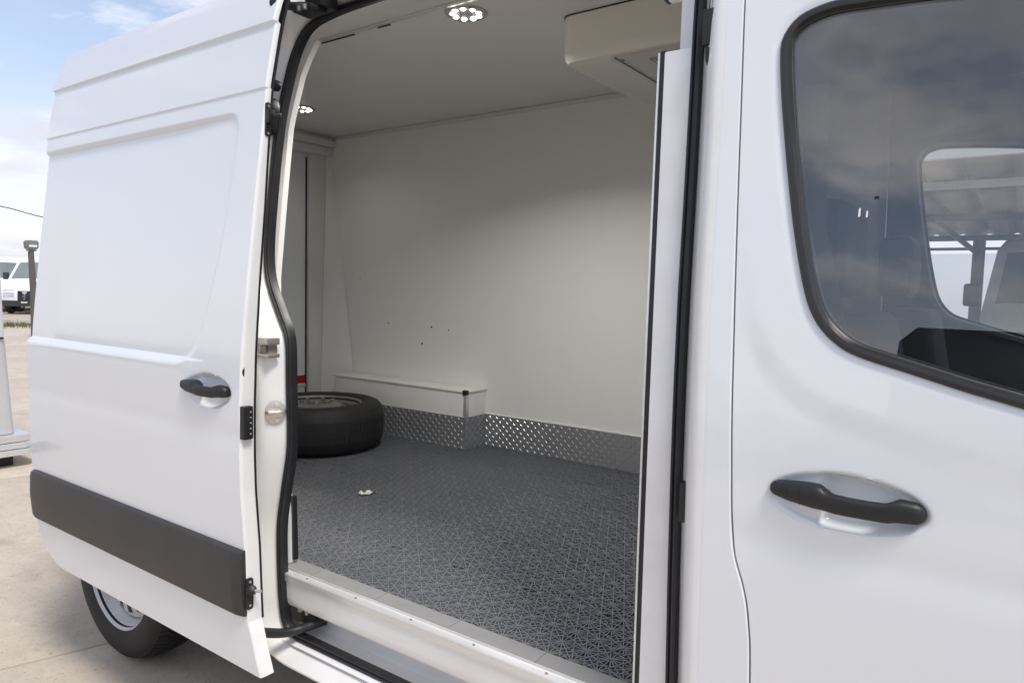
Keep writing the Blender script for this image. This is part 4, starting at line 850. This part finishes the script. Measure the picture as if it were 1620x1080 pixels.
# grass and gravel verge in front of the far vans
b = MB()
for _ in range(5200):
    u = rng.uniform(-8, 12); v_ = rng.normal(0, .55); ca, sa = math.cos(R(58)), math.sin(R(58)); x = -25.8 + u * ca - v_ * sa; y = 7.6 + u * sa + v_ * ca
    h = rng.uniform(.05, .17) * math.exp(-v_ * v_); a = rng.uniform(0, math.pi); w_ = .018
    b.add([(x - w_ * math.cos(a), y - w_ * math.sin(a), -.01), (x + w_ * math.cos(a), y + w_ * math.sin(a), -.01), (x + rng.normal(0, .05), y + rng.normal(0, .05), h)], [(0, 1, 2)])
b.build('grass', 'grass', None, smooth=False, recalc=False, kind='stuff', label='dry short grass along the verge before the far vans', category='grass')
b = MB()
for _ in range(1500):
    u = rng.uniform(-8, 12); v_ = rng.uniform(.6, 3.6); ca, sa = math.cos(R(58)), math.sin(R(58)); x = -25.8 + u * ca - v_ * sa; y = 7.6 + u * sa + v_ * ca; r = rng.uniform(.02, .07)
    b.add([(x - r, y - r, -.014), (x + r, y - r, -.014), (x + r, y + r, -.014), (x - r, y + r, -.014), (x, y, r * .8 - .014)], [(0, 1, 4), (1, 2, 4), (2, 3, 4), (3, 0, 4)])
b.build('gravel', 'stone', None, smooth=False, recalc=False, kind='stuff', label='pale gravel under the far vans', category='gravel')

# carport beyond the van
cp_ = thing('carport', (0, 8, 0), 'open metal carport with corrugated roof behind the van, seen through the cab windows', 'carport')
def corr(x): p = (x / .34) % 1.0; return .055 * float(np.interp(p, [0, .30, .38, .62, .70, 1], [0, 0, 1, 1, 0, 0]))
xs = np.arange(-6, 6.01, .034)
for i, (y0, y1) in enumerate(((4.55, 7.0), (6.9, 9.4), (9.3, 11.6))):
    b = MB(); z0 = 2.600 - .006 * (i % 2)
    b.loft([[(x, y, z0 + corr(x) - (y - 4.6) * .024) for x in xs] for y in (y0, y1)], closed=False, caps=False); b.loft([[(x, y, z0 + .004 + corr(x) - (y - 4.6) * .024) for x in xs] for y in (y0, y1)], closed=False, caps=False)
    b.build('roof_sheet', 'sheet', cp_, angle=20, recalc=False)
for y, z0, z1 in ((4.68, 2.485, 2.590), (6.25, 2.480, 2.545), (8.6, 2.41, 2.49), (11.0, 2.35, 2.43)):
    b = MB(); b.box(-6, 6, y, y + .06, z0, z1); b.build('beam', 'beam' if y < 7 else 'galv', cp_, bevel=.004)
b = MB(); b.box(-6, 6, 11.0, 11.05, 2.215, 2.255); b.build('rail', 'galv', cp_)
for x in (-4.6, -.60, 3.4):
    b = MB(); b.box(x - .075, x + .075, 10.98, 11.12, 0, 2.35); b.build('post', 'galv', cp_, bevel=.005)
    b = MB(); b.tube([(x - .03, 10.98, 2.18), (x - .36, 8.66, 2.46)], .035, 8); b.build('brace', 'galv', cp_)
for x in (-4.6, 3.4):
    b = MB(); b.box(x - .075, x + .075, 4.66, 4.80, 0, 2.485); b.build('post', 'galv', cp_, bevel=.005)

# vans parked opposite, mirrored in the front window
M['darkpaint'] = mat('dark_van_paint', (0.02, 0.021, 0.024), 0.3, coat=0.8, var=0.2, var_scale=2)
M['blackglass'] = mat('black_van_glass', (0.012, 0.014, 0.016), 0.08, spec=0.6, var=0.2)
dv = make_van('dark grey van parked opposite, mirrored in the front door window', None, 'darkpaint', 'blackglass'); aim(dv, 1.75, -6.9, 0)
v6 = copy_tree(pv0); del v6['group']; v6['label'] = 'white van parked opposite, its nose mirrored at the left of the front door window'; aim(v6, -4.55, -7.6, 0)
